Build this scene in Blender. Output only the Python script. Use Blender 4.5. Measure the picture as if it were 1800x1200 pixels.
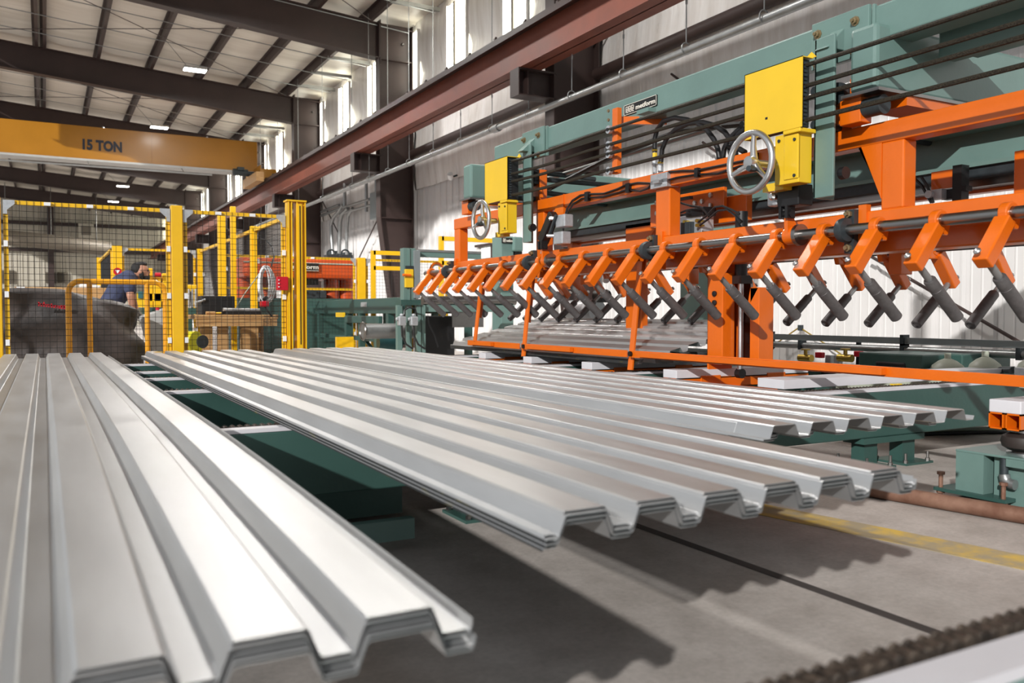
import bpy, math, random
from mathutils import Vector, Matrix, noise
R = math.radians
random.seed(7)
for o in list(bpy.data.objects): bpy.data.objects.remove(o)
scene = bpy.context.scene
COL = scene.collection

# ------------------------------------------------------------------ camera, world, sun, exposure
FPX, TH, PT, CH = 1500.0, math.atan(822 / 1500), math.atan(50 / 1500), 0.8
cam = bpy.data.cameras.new('camera'); camo = bpy.data.objects.new('camera', cam); COL.objects.link(camo)
cam.sensor_width = 36; cam.lens = 30; cam.clip_start = 0.05; cam.clip_end = 300
camo.location = (0, 0, CH); camo.rotation_euler = (math.pi / 2 - PT, 0, -TH)
cam.dof.use_dof = True; cam.dof.focus_distance = 5.2; cam.dof.aperture_fstop = 3.6
scene.camera = camo
scene.cycles.caustics_reflective = False; scene.cycles.caustics_refractive = False
world = bpy.data.worlds.new('world'); scene.world = world; world.use_nodes = True
bg = world.node_tree.nodes['Background']; bg.inputs[0].default_value = (0.92, 0.96, 1.0, 1); bg.inputs[1].default_value = 0.52
sun = bpy.data.lights.new('sun', 'SUN'); suno = bpy.data.objects.new('sun', sun); COL.objects.link(suno)
sun.energy = 3.2; sun.angle = R(0.9); sun.color = (1.0, 0.975, 0.94)
suno.rotation_euler = Vector((0.87, 0.64, -0.43)).to_track_quat('-Z', 'Y').to_euler(); suno.location = (-12, -9, 9)
vs = scene.view_settings; vs.view_transform = 'Standard'; vs.look = 'None'; vs.gamma = 1.0; vs.exposure = 0.26
try: vs.use_curve_mapping = False
except Exception: pass

# ------------------------------------------------------------------ helpers
FW = Vector((math.sin(TH) * math.cos(PT), math.cos(TH) * math.cos(PT), -math.sin(PT)))
RT = Vector((math.cos(TH), -math.sin(TH), 0)); UP = RT.cross(FW)
def at(u, v, X=None, Y=None, Z=None):
    d = FW + RT * ((u - 900) / FPX) - UP * ((v - 600) / FPX)
    t = X / d.x if X is not None else (Y / d.y if Y is not None else (Z - CH) / d.z)
    return Vector((0, 0, CH)) + d * t

def wloc(o):
    L = Vector((0, 0, 0))
    while o is not None: L += o.location; o = o.parent
    return L

class MB:
    def __init__(s): s.v = []; s.f = []
    def add(s, vs_, fs_):
        n = len(s.v); s.v += [tuple(p) for p in vs_]; s.f += [tuple(i + n for i in f) for f in fs_]; return s
    def box(s, x0, x1, y0, y1, z0, z1):
        if x0 > x1: x0, x1 = x1, x0
        if y0 > y1: y0, y1 = y1, y0
        if z0 > z1: z0, z1 = z1, z0
        return s.add([(x0, y0, z0), (x1, y0, z0), (x1, y1, z0), (x0, y1, z0), (x0, y0, z1), (x1, y0, z1), (x1, y1, z1), (x0, y1, z1)],
              [(3, 2, 1, 0), (4, 5, 6, 7), (0, 1, 5, 4), (1, 2, 6, 5), (2, 3, 7, 6), (3, 0, 4, 7)])
    def obox(s, c, size, M=None):
        hx, hy, hz = [k / 2 for k in size]; c = Vector(c)
        vs_ = [Vector((x, y, z)) for z in (-hz, hz) for (x, y) in ((-hx, -hy), (hx, -hy), (hx, hy), (-hx, hy))]
        if M is not None: vs_ = [M @ p for p in vs_]
        return s.add([p + c for p in vs_], [(3, 2, 1, 0), (4, 5, 6, 7), (0, 1, 5, 4), (1, 2, 6, 5), (2, 3, 7, 6), (3, 0, 4, 7)])
    def bar(s, p0, p1, w, h, side=Vector((0, 1, 0))):
        p0, p1 = Vector(p0), Vector(p1); d = (p1 - p0).normalized(); a = (side - d * side.dot(d))
        if a.length < 1e-4: a = Vector((1, 0, 0)) - d * d.x
        a.normalize(); b = d.cross(a)
        vs_ = []
        for p in (p0, p1):
            for (i, j) in ((-1, -1), (1, -1), (1, 1), (-1, 1)): vs_.append(p + a * (i * w / 2) + b * (j * h / 2))
        return s.add(vs_, [(3, 2, 1, 0), (4, 5, 6, 7), (0, 1, 5, 4), (1, 2, 6, 5), (2, 3, 7, 6), (3, 0, 4, 7)])
    def tube(s, pts, r, n=8, cap=True, sq=1.0):
        pts = [Vector(p) for p in pts]; m = len(pts); rr = r if hasattr(r, '__len__') else [r] * m
        up = None; rings = []
        for i, p in enumerate(pts):
            d = (pts[min(i + 1, m - 1)] - pts[max(i - 1, 0)]).normalized()
            if up is None:
                up = Vector((0, 0, 1)) if abs(d.z) < .9 else Vector((1, 0, 0))
            up = (up - d * up.dot(d)).normalized(); w = d.cross(up)
            rings.append([p + (up * math.cos(2 * math.pi * k / n) * sq + w * math.sin(2 * math.pi * k / n)) * rr[i] for k in range(n)])
        vs_ = [q for rg in rings for q in rg]; fs_ = []
        for i in range(m - 1):
            for k in range(n): fs_.append((i * n + k, i * n + (k + 1) % n, (i + 1) * n + (k + 1) % n, (i + 1) * n + k))
        if cap: fs_ += [tuple(range(n))[::-1], tuple(range((m - 1) * n, m * n))]
        return s.add(vs_, fs_)
    def cyl(s, p0, p1, r0, r1=None, n=14): return s.tube([p0, p1], [r0, r0 if r1 is None else r1], n)
    def prism(s, poly, axis, a, b):
        n = len(poly)
        def P3(p, t): return {'x': (t, p[0], p[1]), 'y': (p[0], t, p[1]), 'z': (p[0], p[1], t)}[axis]
        return s.add([P3(p, a) for p in poly] + [P3(p, b) for p in poly],
              [tuple(range(n)), tuple(range(2 * n - 1, n - 1, -1))] + [(i, i + n, (i + 1) % n + n, (i + 1) % n) for i in range(n)])
    def lathe(s, prof, o, ax, n=18):
        o = Vector(o); ax = Vector(ax).normalized(); u = Vector((0, 0, 1)) if abs(ax.z) < .9 else Vector((1, 0, 0))
        u = (u - ax * u.dot(ax)).normalized(); w = ax.cross(u); vs_ = []; fs_ = []; m = len(prof)
        for (r, h) in prof:
            for k in range(n): vs_.append(o + ax * h + (u * math.cos(2 * math.pi * k / n) + w * math.sin(2 * math.pi * k / n)) * r)
        for i in range(m - 1):
            for k in range(n): fs_.append((i * n + k, i * n + (k + 1) % n, (i + 1) * n + (k + 1) % n, (i + 1) * n + k))
        if prof[0] != prof[-1]: fs_ += [tuple(range(n))[::-1], tuple(range((m - 1) * n, m * n))]
        return s.add(vs_, fs_)
    def torus(s, c, ax, RR, r, n=36, m=8, a0=0, a1=2 * math.pi):
        c = Vector(c); ax = Vector(ax).normalized(); u = Vector((0, 0, 1)) if abs(ax.z) < .9 else Vector((1, 0, 0))
        u = (u - ax * u.dot(ax)).normalized(); w = ax.cross(u); vs_ = []; fs_ = []
        for i in range(n):
            a = 2 * math.pi * i / n; e = u * math.cos(a) + w * math.sin(a)
            for k in range(m):
                b = 2 * math.pi * k / m; vs_.append(c + e * (RR + r * math.cos(b)) + ax * (r * math.sin(b)))
        for i in range(n):
            for k in range(m): fs_.append((i * m + k, ((i + 1) % n) * m + k, ((i + 1) % n) * m + (k + 1) % m, i * m + (k + 1) % m))
        return s.add(vs_, fs_)
    def rX(s, u0, v0, u1, v1, X, d):      # box whose face on the plane X spans a region seen there
        um, vm = (u0 + u1) / 2, (v0 + v1) / 2
        return s.box(X, X + d, at(u0, vm, X=X).y, at(u1, vm, X=X).y, at(um, v1, X=X).z, at(um, v0, X=X).z)
    def rY(s, u0, v0, u1, v1, Y, d):
        um, vm = (u0 + u1) / 2, (v0 + v1) / 2
        return s.box(at(u0, vm, Y=Y).x, at(u1, vm, Y=Y).x, Y, Y + d, at(um, v1, Y=Y).z, at(um, v0, Y=Y).z)
    def build(s, name, mat, parent=None, smooth=False, bevel=0, local=False, loc=None):
        me = bpy.data.meshes.new(name); L = Vector((0, 0, 0)) if (local or parent is None) else wloc(parent)
        me.from_pydata([(p[0] - L.x, p[1] - L.y, p[2] - L.z) for p in s.v], [], s.f); me.update()
        me.materials.append(mat)
        if smooth:
            me.polygons.foreach_set('use_smooth', [True] * len(me.polygons))
            try: me.set_sharp_from_angle(angle=R(38))
            except Exception: pass
        o = bpy.data.objects.new(name, me); COL.objects.link(o)
        if parent is not None: o.parent = parent
        if loc is not None: o.location = loc
        if bevel:
            b = o.modifiers.new('bevel', 'BEVEL'); b.width = bevel; b.segments = 2; b.limit_method = 'ANGLE'; b.angle_limit = R(50)
        return o

def tag(o, label=None, cat=None, group=None, kind=None):
    if label: o['label'] = label
    if cat: o['category'] = cat
    if group: o['group'] = group
    if kind: o['kind'] = kind
    return o
def thing(name, loc, label, cat, group=None):
    o = bpy.data.objects.new(name, None); o.empty_display_size = .1; COL.objects.link(o); o.location = loc
    return tag(o, label, cat, group)
def lab(o, text): o['label'] = text; return o
def struct(o): o['kind'] = 'structure'; return o

def text_mesh(name, body, size, mat, parent, origin, xdir, ydir, extr=.001, bold=0.0, align='LEFT', squeeze=1.0, shear=0):
    cu = bpy.data.curves.new(name, 'FONT'); cu.body = body; cu.size = size; cu.extrude = extr; cu.align_x = align; cu.align_y = 'BOTTOM_BASELINE'
    cu.offset = bold; cu.shear = shear; cu.resolution_u = 3
    to = bpy.data.objects.new(name + '_c', cu); COL.objects.link(to)
    bpy.context.view_layer.update()
    me = bpy.data.meshes.new_from_object(to); bpy.data.objects.remove(to)
    xd, yd = Vector(xdir), Vector(ydir); zd = xd.cross(yd); o0 = Vector(origin) - (wloc(parent) if parent else Vector((0, 0, 0)))
    for vtx in me.vertices:
        c = vtx.co.copy(); vtx.co = o0 + xd * c.x * squeeze + yd * c.y + zd * c.z
    me.materials.clear(); me.materials.append(mat); me.name = name
    o = bpy.data.objects.new(name, me); COL.objects.link(o); o.parent = parent
    return o

# ------------------------------------------------------------------ materials
def srgb(*c): return tuple(((k / 255) / 12.92 if k / 255 <= .04045 else ((k / 255 + .055) / 1.055) ** 2.4) for k in c)
def mat(name, rgb, rough=.5, metal=0.0, var=.06, scale=6.0, bump=0.0, bscale=40.0, rgb2=None, stretch=None, emit=None, coat=0.0, rvar=.08, trans=0.0, lo=.35, hi=.65):
    m = bpy.data.materials.new(name); m.use_nodes = True; nt = m.node_tree; N = nt.nodes; L = nt.links
    b = N['Principled BSDF']; base = srgb(*rgb); second = srgb(*rgb2) if rgb2 else tuple(max(0, k * (1 - var * 3)) for k in base)
    tc = N.new('ShaderNodeTexCoord'); src = tc.outputs['Object']
    mp = N.new('ShaderNodeMapping'); L.new(src, mp.inputs[0])
    if stretch: mp.inputs['Scale'].default_value = stretch
    ns = N.new('ShaderNodeTexNoise'); ns.inputs['Scale'].default_value = scale; ns.inputs['Detail'].default_value = 6; ns.inputs['Roughness'].default_value = .6
    L.new(mp.outputs[0], ns.inputs['Vector'])
    rp = N.new('ShaderNodeValToRGB'); rp.color_ramp.elements[0].position = lo; rp.color_ramp.elements[1].position = hi
    rp.color_ramp.elements[0].color = (*second, 1); rp.color_ramp.elements[1].color = (*base, 1)
    L.new(ns.outputs[0], rp.inputs[0]); L.new(rp.outputs[0], b.inputs['Base Color'])
    mr = N.new('ShaderNodeMapRange'); mr.inputs['To Min'].default_value = max(0.02, rough - rvar); mr.inputs['To Max'].default_value = min(1, rough + rvar)
    L.new(ns.outputs[0], mr.inputs['Value']); L.new(mr.outputs[0], b.inputs['Roughness'])
    b.inputs['Metallic'].default_value = metal
    if coat: b.inputs['Coat Weight'].default_value = coat; b.inputs['Coat Roughness'].default_value = .15
    if trans: b.inputs['Transmission Weight'].default_value = trans
    if bump:
        n2 = N.new('ShaderNodeTexNoise'); n2.inputs['Scale'].default_value = bscale; n2.inputs['Detail'].default_value = 4; L.new(mp.outputs[0], n2.inputs['Vector'])
        bp = N.new('ShaderNodeBump'); bp.inputs['Strength'].default_value = bump; bp.inputs['Distance'].default_value = .02; L.new(n2.outputs[0], bp.inputs['Height']); L.new(bp.outputs[0], b.inputs['Normal'])
    if emit: b.inputs['Emission Color'].default_value = (*srgb(*emit[0]), 1); b.inputs['Emission Strength'].default_value = emit[1]
    return m

M = {}
M['galv'] = mat('galvanized_steel', (200, 201, 202), .41, .80, .03, 5, rgb2=(190, 191, 192), stretch=(3, .5, 3))
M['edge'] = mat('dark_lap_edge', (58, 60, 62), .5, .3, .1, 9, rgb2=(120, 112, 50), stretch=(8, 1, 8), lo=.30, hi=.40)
M['galv_edge'] = mat('galvanized_cut_edge', (150, 152, 158), .4, 1.0, .05)
M['orange'] = mat('orange_paint', (222, 104, 9), .36, 0, .03, 4, bump=.06, bscale=60, coat=.35)
M['orange_far'] = mat('orange_press_paint', (205, 80, 25), .35, 0, .04, 3, coat=.4)
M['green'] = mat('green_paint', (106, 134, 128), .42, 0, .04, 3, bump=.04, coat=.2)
M['green_dk'] = mat('shaded_dark_green_paint', (54, 86, 80), .45, 0, .05, 3, bump=.05, coat=.15)  # green paint toned down; shade is in the colour on conveyor beams
M['yellow'] = mat('yellow_paint', (234, 192, 36), .38, 0, .02, 4, coat=.25)
M['fyellow'] = mat('fence_yellow_paint', (240, 188, 20), .4, 0, .03, 6, coat=.25)
M['ryellow'] = mat('rail_yellow_paint', (235, 165, 30), .35, 0, .04, 8, coat=.3)
M['cyellow'] = mat('crane_yellow_paint', (168, 112, 6), .42, 0, .05, .7, coat=.1)
M['brown'] = mat('brown_primer', (58, 43, 40), .55, 0, .08, 2, bump=.03)
M['redprimer'] = mat('red_oxide_primer', (128, 70, 54), .55, 0, .08, 1.5, bump=.03)
M['wall'] = mat('white_wall_panel', (212, 210, 209), .45, 0, .02, 1.2)
M['wallfar'] = mat('far_wall_panel', (190, 184, 170), .55, 0, .03, .6)
M['plastic'] = mat('insulation_film', (238, 236, 234), .3, 0, .06, 1.6, bump=.75, bscale=5.0, stretch=(1, 3.0, .45), rgb2=(216, 211, 206))
M['vinyl'] = mat('roof_vinyl_insulation', (228, 222, 212), .42, 0, .05, .8, bump=1.0, bscale=1.6, stretch=(.25, 2.6, 1), rgb2=(205, 198, 186))
M['steel'] = mat('bright_steel', (150, 148, 146), .3, 1, .05, 12, stretch=(1, .2, 1))
M['chrome'] = mat('polished_aluminium', (205, 205, 205), .32, 1, .03, 10)
M['zinc'] = mat('zinc_bracket', (196, 200, 204), .45, .6, .05, 40)
M['roller'] = mat('dark_roller_rubber', (104, 101, 101), .5, .3, .12, 18, bump=.08, bscale=80)
M['castdk'] = mat('dark_cast_iron', (58, 66, 70), .5, .3, .1, 20)
M['black'] = mat('black_plastic', (24, 24, 26), .45, 0, .1, 10)
M['hose'] = mat('black_hose_rubber', (30, 30, 32), .42, 0, .1, 20)
M['rope'] = mat('dark_chain', (74, 66, 52), .6, .3, .2, 120, bump=.9, bscale=260, rgb2=(38, 34, 28))
M['chain'] = mat('conveyor_chain', (98, 86, 76), .5, .5, .2, 60, rgb2=(54, 48, 44))
M['uhmw'] = mat('white_guide_plastic', (214, 213, 218), .4, 0, .03, 4)
M['rubber'] = mat('air_spring_rubber', (52, 44, 41), .55, 0, .1, 8)
M['rust'] = mat('rusty_pipe', (150, 116, 98), .6, .35, .2, 5, rgb2=(104, 66, 50), bump=.1)
M['pipe'] = mat('galvanized_pipe', (158, 160, 160), .4, .7, .05, 8)
M['wood'] = mat('pine_timber', (196, 158, 108), .65, 0, .1, 5, rgb2=(160, 118, 72), stretch=(1, 6, 14), bump=.1)
M['tarp'] = mat('black_tarp', (80, 73, 71), .55, 0, .1, 3, bump=1.0, bscale=4, rgb2=(38, 35, 35))
M['red'] = mat('red_plastic', (196, 20, 40), .4)
M['grey'] = mat('grey_cabinet_paint', (176, 176, 174), .45, 0, .03)
M['panelgrey'] = mat('electrical_panel_grey', (128, 136, 138), .45, 0, .03)
M['white'] = mat('white_label', (236, 238, 240), .5, 0, .02)
M['blacksign'] = mat('black_sign', (28, 27, 26), .4, 0, .05)
M['letter'] = mat('sign_lettering', (226, 222, 210), .5, 0, .02)
M['navy'] = mat('navy_letter', (22, 26, 40), .5, 0, .02)
M['shirt'] = mat('navy_shirt_cloth', (62, 68, 96), .85, 0, .08, 14, bump=.3, bscale=30)
M['jeans'] = mat('dark_jeans_cloth', (30, 34, 48), .85, 0, .1, 20)
M['skin'] = mat('skin', (188, 136, 112), .5, 0, .04, 20)
M['hair'] = mat('black_hair', (24, 21, 20), .6, 0, .1, 60, bump=.5, bscale=120)
M['glove'] = mat('grey_work_glove', (150, 146, 140), .8, 0, .2, 30)
M['tealmotor'] = mat('teal_motor', (60, 108, 112), .4, 0, .04)
M['cream'] = mat('cream_tank_dome', (178, 184, 168), .45, 0, .05)
M['boltz'] = mat('yellow_zinc_bolt', (150, 132, 100), .4, .7, .05)
M['brass'] = mat('brass_fitting', (196, 166, 80), .35, .8, .05)
M['lime'] = mat('yellow_green_motor', (210, 205, 30), .4, 0, .03)
M['louver'] = mat('louver_metal', (120, 112, 100), .5, .2, .05)
M['window'] = mat('daylight_panel', (250, 252, 240), .5, emit=((255, 253, 236), 9.0))
M['window2'] = mat('dim_daylight_pane', (225, 228, 222), .4, emit=((245, 248, 240), .55))
M['lamp'] = mat('led_panel', (255, 255, 255), .4, emit=((255, 250, 242), 30))

# concrete floor with stains, wear and a few scuffs
def floor_mat():
    m = bpy.data.materials.new('concrete_floor'); m.use_nodes = True; nt = m.node_tree; N = nt.nodes; L = nt.links; b = N['Principled BSDF']
    tc = N.new('ShaderNodeTexCoord')
    def nz(scale, det, x, y, c0, c1):
        n = N.new('ShaderNodeTexNoise'); n.inputs['Scale'].default_value = scale; n.inputs['Detail'].default_value = det; n.inputs['Roughness'].default_value = .65
        L.new(tc.outputs['Object'], n.inputs['Vector']); r = N.new('ShaderNodeValToRGB')
        r.color_ramp.elements[0].position = x; r.color_ramp.elements[1].position = y; r.color_ramp.elements[0].color = (*c0, 1); r.color_ramp.elements[1].color = (*c1, 1)
        L.new(n.outputs[0], r.inputs[0]); return r.outputs[0], n
    a, _ = nz(.9, 8, .3, .7, srgb(178, 171, 166), srgb(206, 199, 194))
    c, _ = nz(7, 10, .35, .62, (.80, .79, .78), (1, 1, 1))
    d, n3 = nz(60, 6, .3, .6, (.86, .86, .85), (1.04, 1.03, 1.02))
    m1 = N.new('ShaderNodeMix'); m1.data_type = 'RGBA'; m1.blend_type = 'MULTIPLY'; m1.inputs[0].default_value = 1; L.new(a, m1.inputs[6]); L.new(c, m1.inputs[7])
    m2 = N.new('ShaderNodeMix'); m2.data_type = 'RGBA'; m2.blend_type = 'MULTIPLY'; m2.inputs[0].default_value = 1; L.new(m1.outputs[2], m2.inputs[6]); L.new(d, m2.inputs[7])
    L.new(m2.outputs[2], b.inputs['Base Color']); b.inputs['Roughness'].default_value = .62
    bp = N.new('ShaderNodeBump'); bp.inputs['Strength'].default_value = .12; bp.inputs['Distance'].default_value = .01; L.new(n3.outputs[0], bp.inputs['Height']); L.new(bp.outputs[0], b.inputs['Normal'])
    return m
M['floor'] = floor_mat()
M['floorline'] = mat('worn_yellow_line', (214, 180, 82), .65, 0, .1, 9, rgb2=(166, 152, 124), lo=.42, hi=.66)
M['joint'] = mat('dark_floor_joint', (78, 72, 70), .7, 0, .1, 12)

# ------------------------------------------------------------------ building shell
FR = [10.97 + 7.45 * k for k in range(-1, 8)]     # frame positions along the hall
YEND = 63.0
def roofz(x): return 7.50 + .075 * (6.7 - x)
struct(MB().box(-14, 9, -9, YEND + 1, -.2, 0).build('floor', M['floor']))
fl = bpy.data.objects['floor']
MB().prism([(2.87, .5), (3.05, .5), (2.11, 5.2), (1.93, 5.2)], 'z', .0005, .002).build('painted_line', M['floorline'], fl)
MB().box(1.925, 1.965, -3, 14, .0004, .0015).build('floor_joint', M['joint'], fl)
MB().box(-2, 7.6, 9.0, 9.02, .0004, .0012).build('floor_joint', M['joint'], fl)

# ribbed right wall
mb = MB(); ys = []; y = -3.0; XW = 7.62
while y < YEND:
    for (dy, dx) in ((0, 0), (.085, 0), (.093, -.006), (.103, -.006), (.111, 0), (.19, 0), (.198, -.006), (.208, -.006), (.216, 0), (.26, 0), (.275, -.03), (.295, -.03)):
        ys.append((y + dy, XW + dx))
    y += .31
n = len(ys); mb.v = [(x, yy, 0) for (yy, x) in ys] + [(x, yy, 7.5) for (yy, x) in ys] + [(XW + .1, ys[0][0], 0), (XW + .1, ys[-1][0], 0), (XW + .1, ys[0][0], 7.5), (XW + .1, ys[-1][0], 7.5)]
mb.f = [(i, i + 1, n + i + 1, n + i) for i in range(n - 1)] + [(2 * n, 2 * n + 1, 2 * n + 3, 2 * n + 2)]
wr = struct(mb.build('wall_right', M['wall']))
# wrinkled insulation film hung on the upper wall, one sheet per bay
for k in range(len(FR) - 1):
    y0, y1 = FR[k] + .05, FR[k + 1] - .05
    mb = MB(); ny, nz = (50, 24) if FR[k] < 30 else (16, 8)
    for j in range(nz + 1):
        for i in range(ny + 1):
            z = 3.62 + (7.42 - 3.62) * j / nz; yy = y0 + (y1 - y0) * i / ny
            bul = .05 * abs(math.sin(math.pi * (z - 3.62) / 1.27)) * (1 if j else 0)
            mb.v.append((7.565 - bul - .03 * noise.noise((yy * 1.3, z * .5, k)), yy, z + (.05 * noise.noise((yy * .8, 3, k)) if j == 0 else 0)))
    for j in range(nz):
        for i in range(ny): mb.f.append((j * (ny + 1) + i, (j + 1) * (ny + 1) + i, (j + 1) * (ny + 1) + i + 1, j * (ny + 1) + i + 1))
    mb.build('insulation_sheet', M['plastic'], wr, smooth=True)
# roof-light strips in the top of the wall
wn = 0
for k in range(0, 8):
    for (dy, w) in ((-2.43, .9), (-4.9, .85), (-.16, .42)):
        yy = FR[k + 1] + dy if k + 1 < len(FR) else None
        if yy is None or (k == 0): continue
        wn += 1
        x0 = 7.47
        o = MB().box(x0, x0 + .03, yy - w / 2, yy + w / 2, 5.86, 7.16).build('window_%d' % wn, M['window']); struct(o)
        f = MB()
        for a in (yy - w / 2 - .03, yy + w / 2): f.box(x0 - .02, x0 + .05, a, a + .03, 5.83, 7.19)
        f.box(x0 - .02, x0 + .05, yy - w / 2 - .03, yy + w / 2 + .03, 5.83, 5.86)
        f.build('window_frame', M['plastic'], o)
        if w > .5: MB().box(x0 - .03, x0 - .005, yy + .02, yy + .10, 5.86, 7.16).build('mullion', M['louver'], o)

# far end wall with ribs and girts
mb = MB(); pts = []; x = -12.0
while x < 7.7:
    pts += [(x, 0), (x + .26, 0), (x + .275, -.04), (x + .30, -.04)]; x += .31
n = len(pts); mb.v = [(p[0], YEND + p[1], 0) for p in pts] + [(p[0], YEND + p[1], 9.4) for p in pts]
mb.f = [(i, n + i, n + i + 1, i + 1) for i in range(n - 1)]
wf = struct(mb.build('wall_far', M['wallfar']))
for z in (4.75, 6.45): MB().box(-12, 7.5, YEND - .25, YEND - .05, z, z + .22).build('girt', M['brown'], wf)
for (u0, u1) in ((84, 95),):
    a = at(u0, 450, Y=YEND - .6).x; b = at(u1, 450, Y=YEND - .6).x
    MB().box(a, b, YEND - .6, YEND - .2, 0, 8.2).build('end_post', M['brown'], wf)
for (u0, v0, u1, v1) in ((0, 475, 25, 497), (80, 479, 99, 497), (101, 479, 119, 497)):
    lv = MB().rY(u0, v0, u1, v1, YEND - .12, .08).build('louver', M['louver'], wf)
    p, q = at(u0, v0, Y=YEND - .14), at(u1, v1, Y=YEND - .14); s = MB()
    for k in range(8):
        z = q.z + (p.z - q.z) * (k + .2) / 8; s.prism([(YEND - .2, z), (YEND - .12, z + .1), (YEND - .12, z + .02)], 'x', p.x, q.x)
    s.build('louver_blade', M['louver'], lv)
# duct hanging in front of the far wall
du = thing('duct', (2, 55, 0), 'long dark grey duct slung across the hall before the far wall', 'duct')
MB().tube([at(-60, 414, Y=55), at(20, 418, Y=55), at(90, 425, Y=55), at(195, 438, Y=55)], .42, 12).build('duct_body', M['louver'], du, smooth=True)
for u, v in ((10, 409), (90, 417), (170, 427)): a = at(u, v, Y=55); MB().cyl(a, (a.x, a.y, 8.0), .02, n=6).build('hanger_rod', M['steel'], du)
ex = thing('wall_fan', tuple(at(150, 415, Y=YEND - .9)), 'square louvred fan housing on the far wall girts', 'fan')
MB().rY(138, 393, 165, 418, YEND - .9, .5).build('housing', M['wallfar'], ex)
MB().rY(143, 397, 160, 413, YEND - .93, .06).build('grille', M['louver'], ex)

# roof: film-faced insulation sagging between purlins
PX = [-9.1, -7.8, -6.5, -5.2, -3.9, -2.6, -1.3, 0.0, 1.36, 2.68, 3.98, 5.25, 6.42, 7.62]
def roof(x0, x1, y0, y1, name):
    mb = MB(); xs = []
    for i in range(len(PX) - 1):
        if PX[i + 1] <= x0 or PX[i] >= x1: continue
        for k in range(6): xs.append((PX[i] + (PX[i + 1] - PX[i]) * k / 6, -.05 * math.sin(math.pi * k / 6)))
    xs.append((x1, 0)); n = len(xs); yy = [y0 + (y1 - y0) * j / 70 for j in range(71)]
    for j, y in enumerate(yy):
        for (x, s) in xs: mb.v.append((x, y, roofz(x) + s * (1 + .6 * noise.noise((x * .7, y * .5, 0)))))
    for j in range(70):
        for i in range(n - 1): mb.f.append((j * n + i, j * n + i + 1, (j + 1) * n + i + 1, (j + 1) * n + i))
    N0 = len(mb.v); mb.v += [(x0, y0, roofz(x0) + .15), (x1, y0, roofz(x1) + .15), (x1, y1, roofz(x1) + .15), (x0, y1, roofz(x0) + .15)]; mb.f.append((N0, N0 + 1, N0 + 2, N0 + 3))
    return struct(mb.build(name, M['vinyl'], smooth=True))
ce = roof(-2.6, 7.62, -4, 34, 'ceiling'); roof(-9.1, 7.62, 34, YEND, 'ceiling')  # unseen left edge cut back to let the sun higher up the wall
for x in PX[4:13]:
    if x < -2.61: continue
    for dx in ((-.09, .09) if abs(x) < .01 else (0,)):
        mb = MB(); z = roofz(x) - .03
        mb.box(x + dx - .012, x + dx + .012, -4, YEND, z - .22, z); mb.box(x + dx - .012, x + dx + .07, -4, YEND, z - .235, z - .22); mb.box(x + dx - .07, x + dx + .012, -4, YEND, z - .012, z)
        mb.build('purlin', M['brown'], ce)
for k in range(-1, 30):     # thin support bands under the film, across the hall
    y = 12.4 + k * 1.5
    if y > 45: break
    MB().tube([(-2.6, y, roofz(-2.6) - .27), (7.4, y, roofz(7.4) - .27)], .012, 5).build('support_band', M['pipe'], ce)
mb = MB()
for k in range(1, 5):
    for q in (0, 1):
        a, b = (-2.0, 6.4) if q else (6.4, -2.0)
        MB().tube([(a, FR[k] + .3, roofz(a) - .3), (b, FR[k + 1] - .3, roofz(b) - .3)], .010, 5).build('roof_brace_rod', M['brown'], ce)
# eave framing between the last purlin and the wall
for k in range(1, 5):
    for d in (1.4, 2.9, 4.4, 5.9): MB().box(6.4, 7.5, FR[k] + d, FR[k] + d + .06, 7.22, 7.30).build('eave_strut', M['pipe'], ce)

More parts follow.
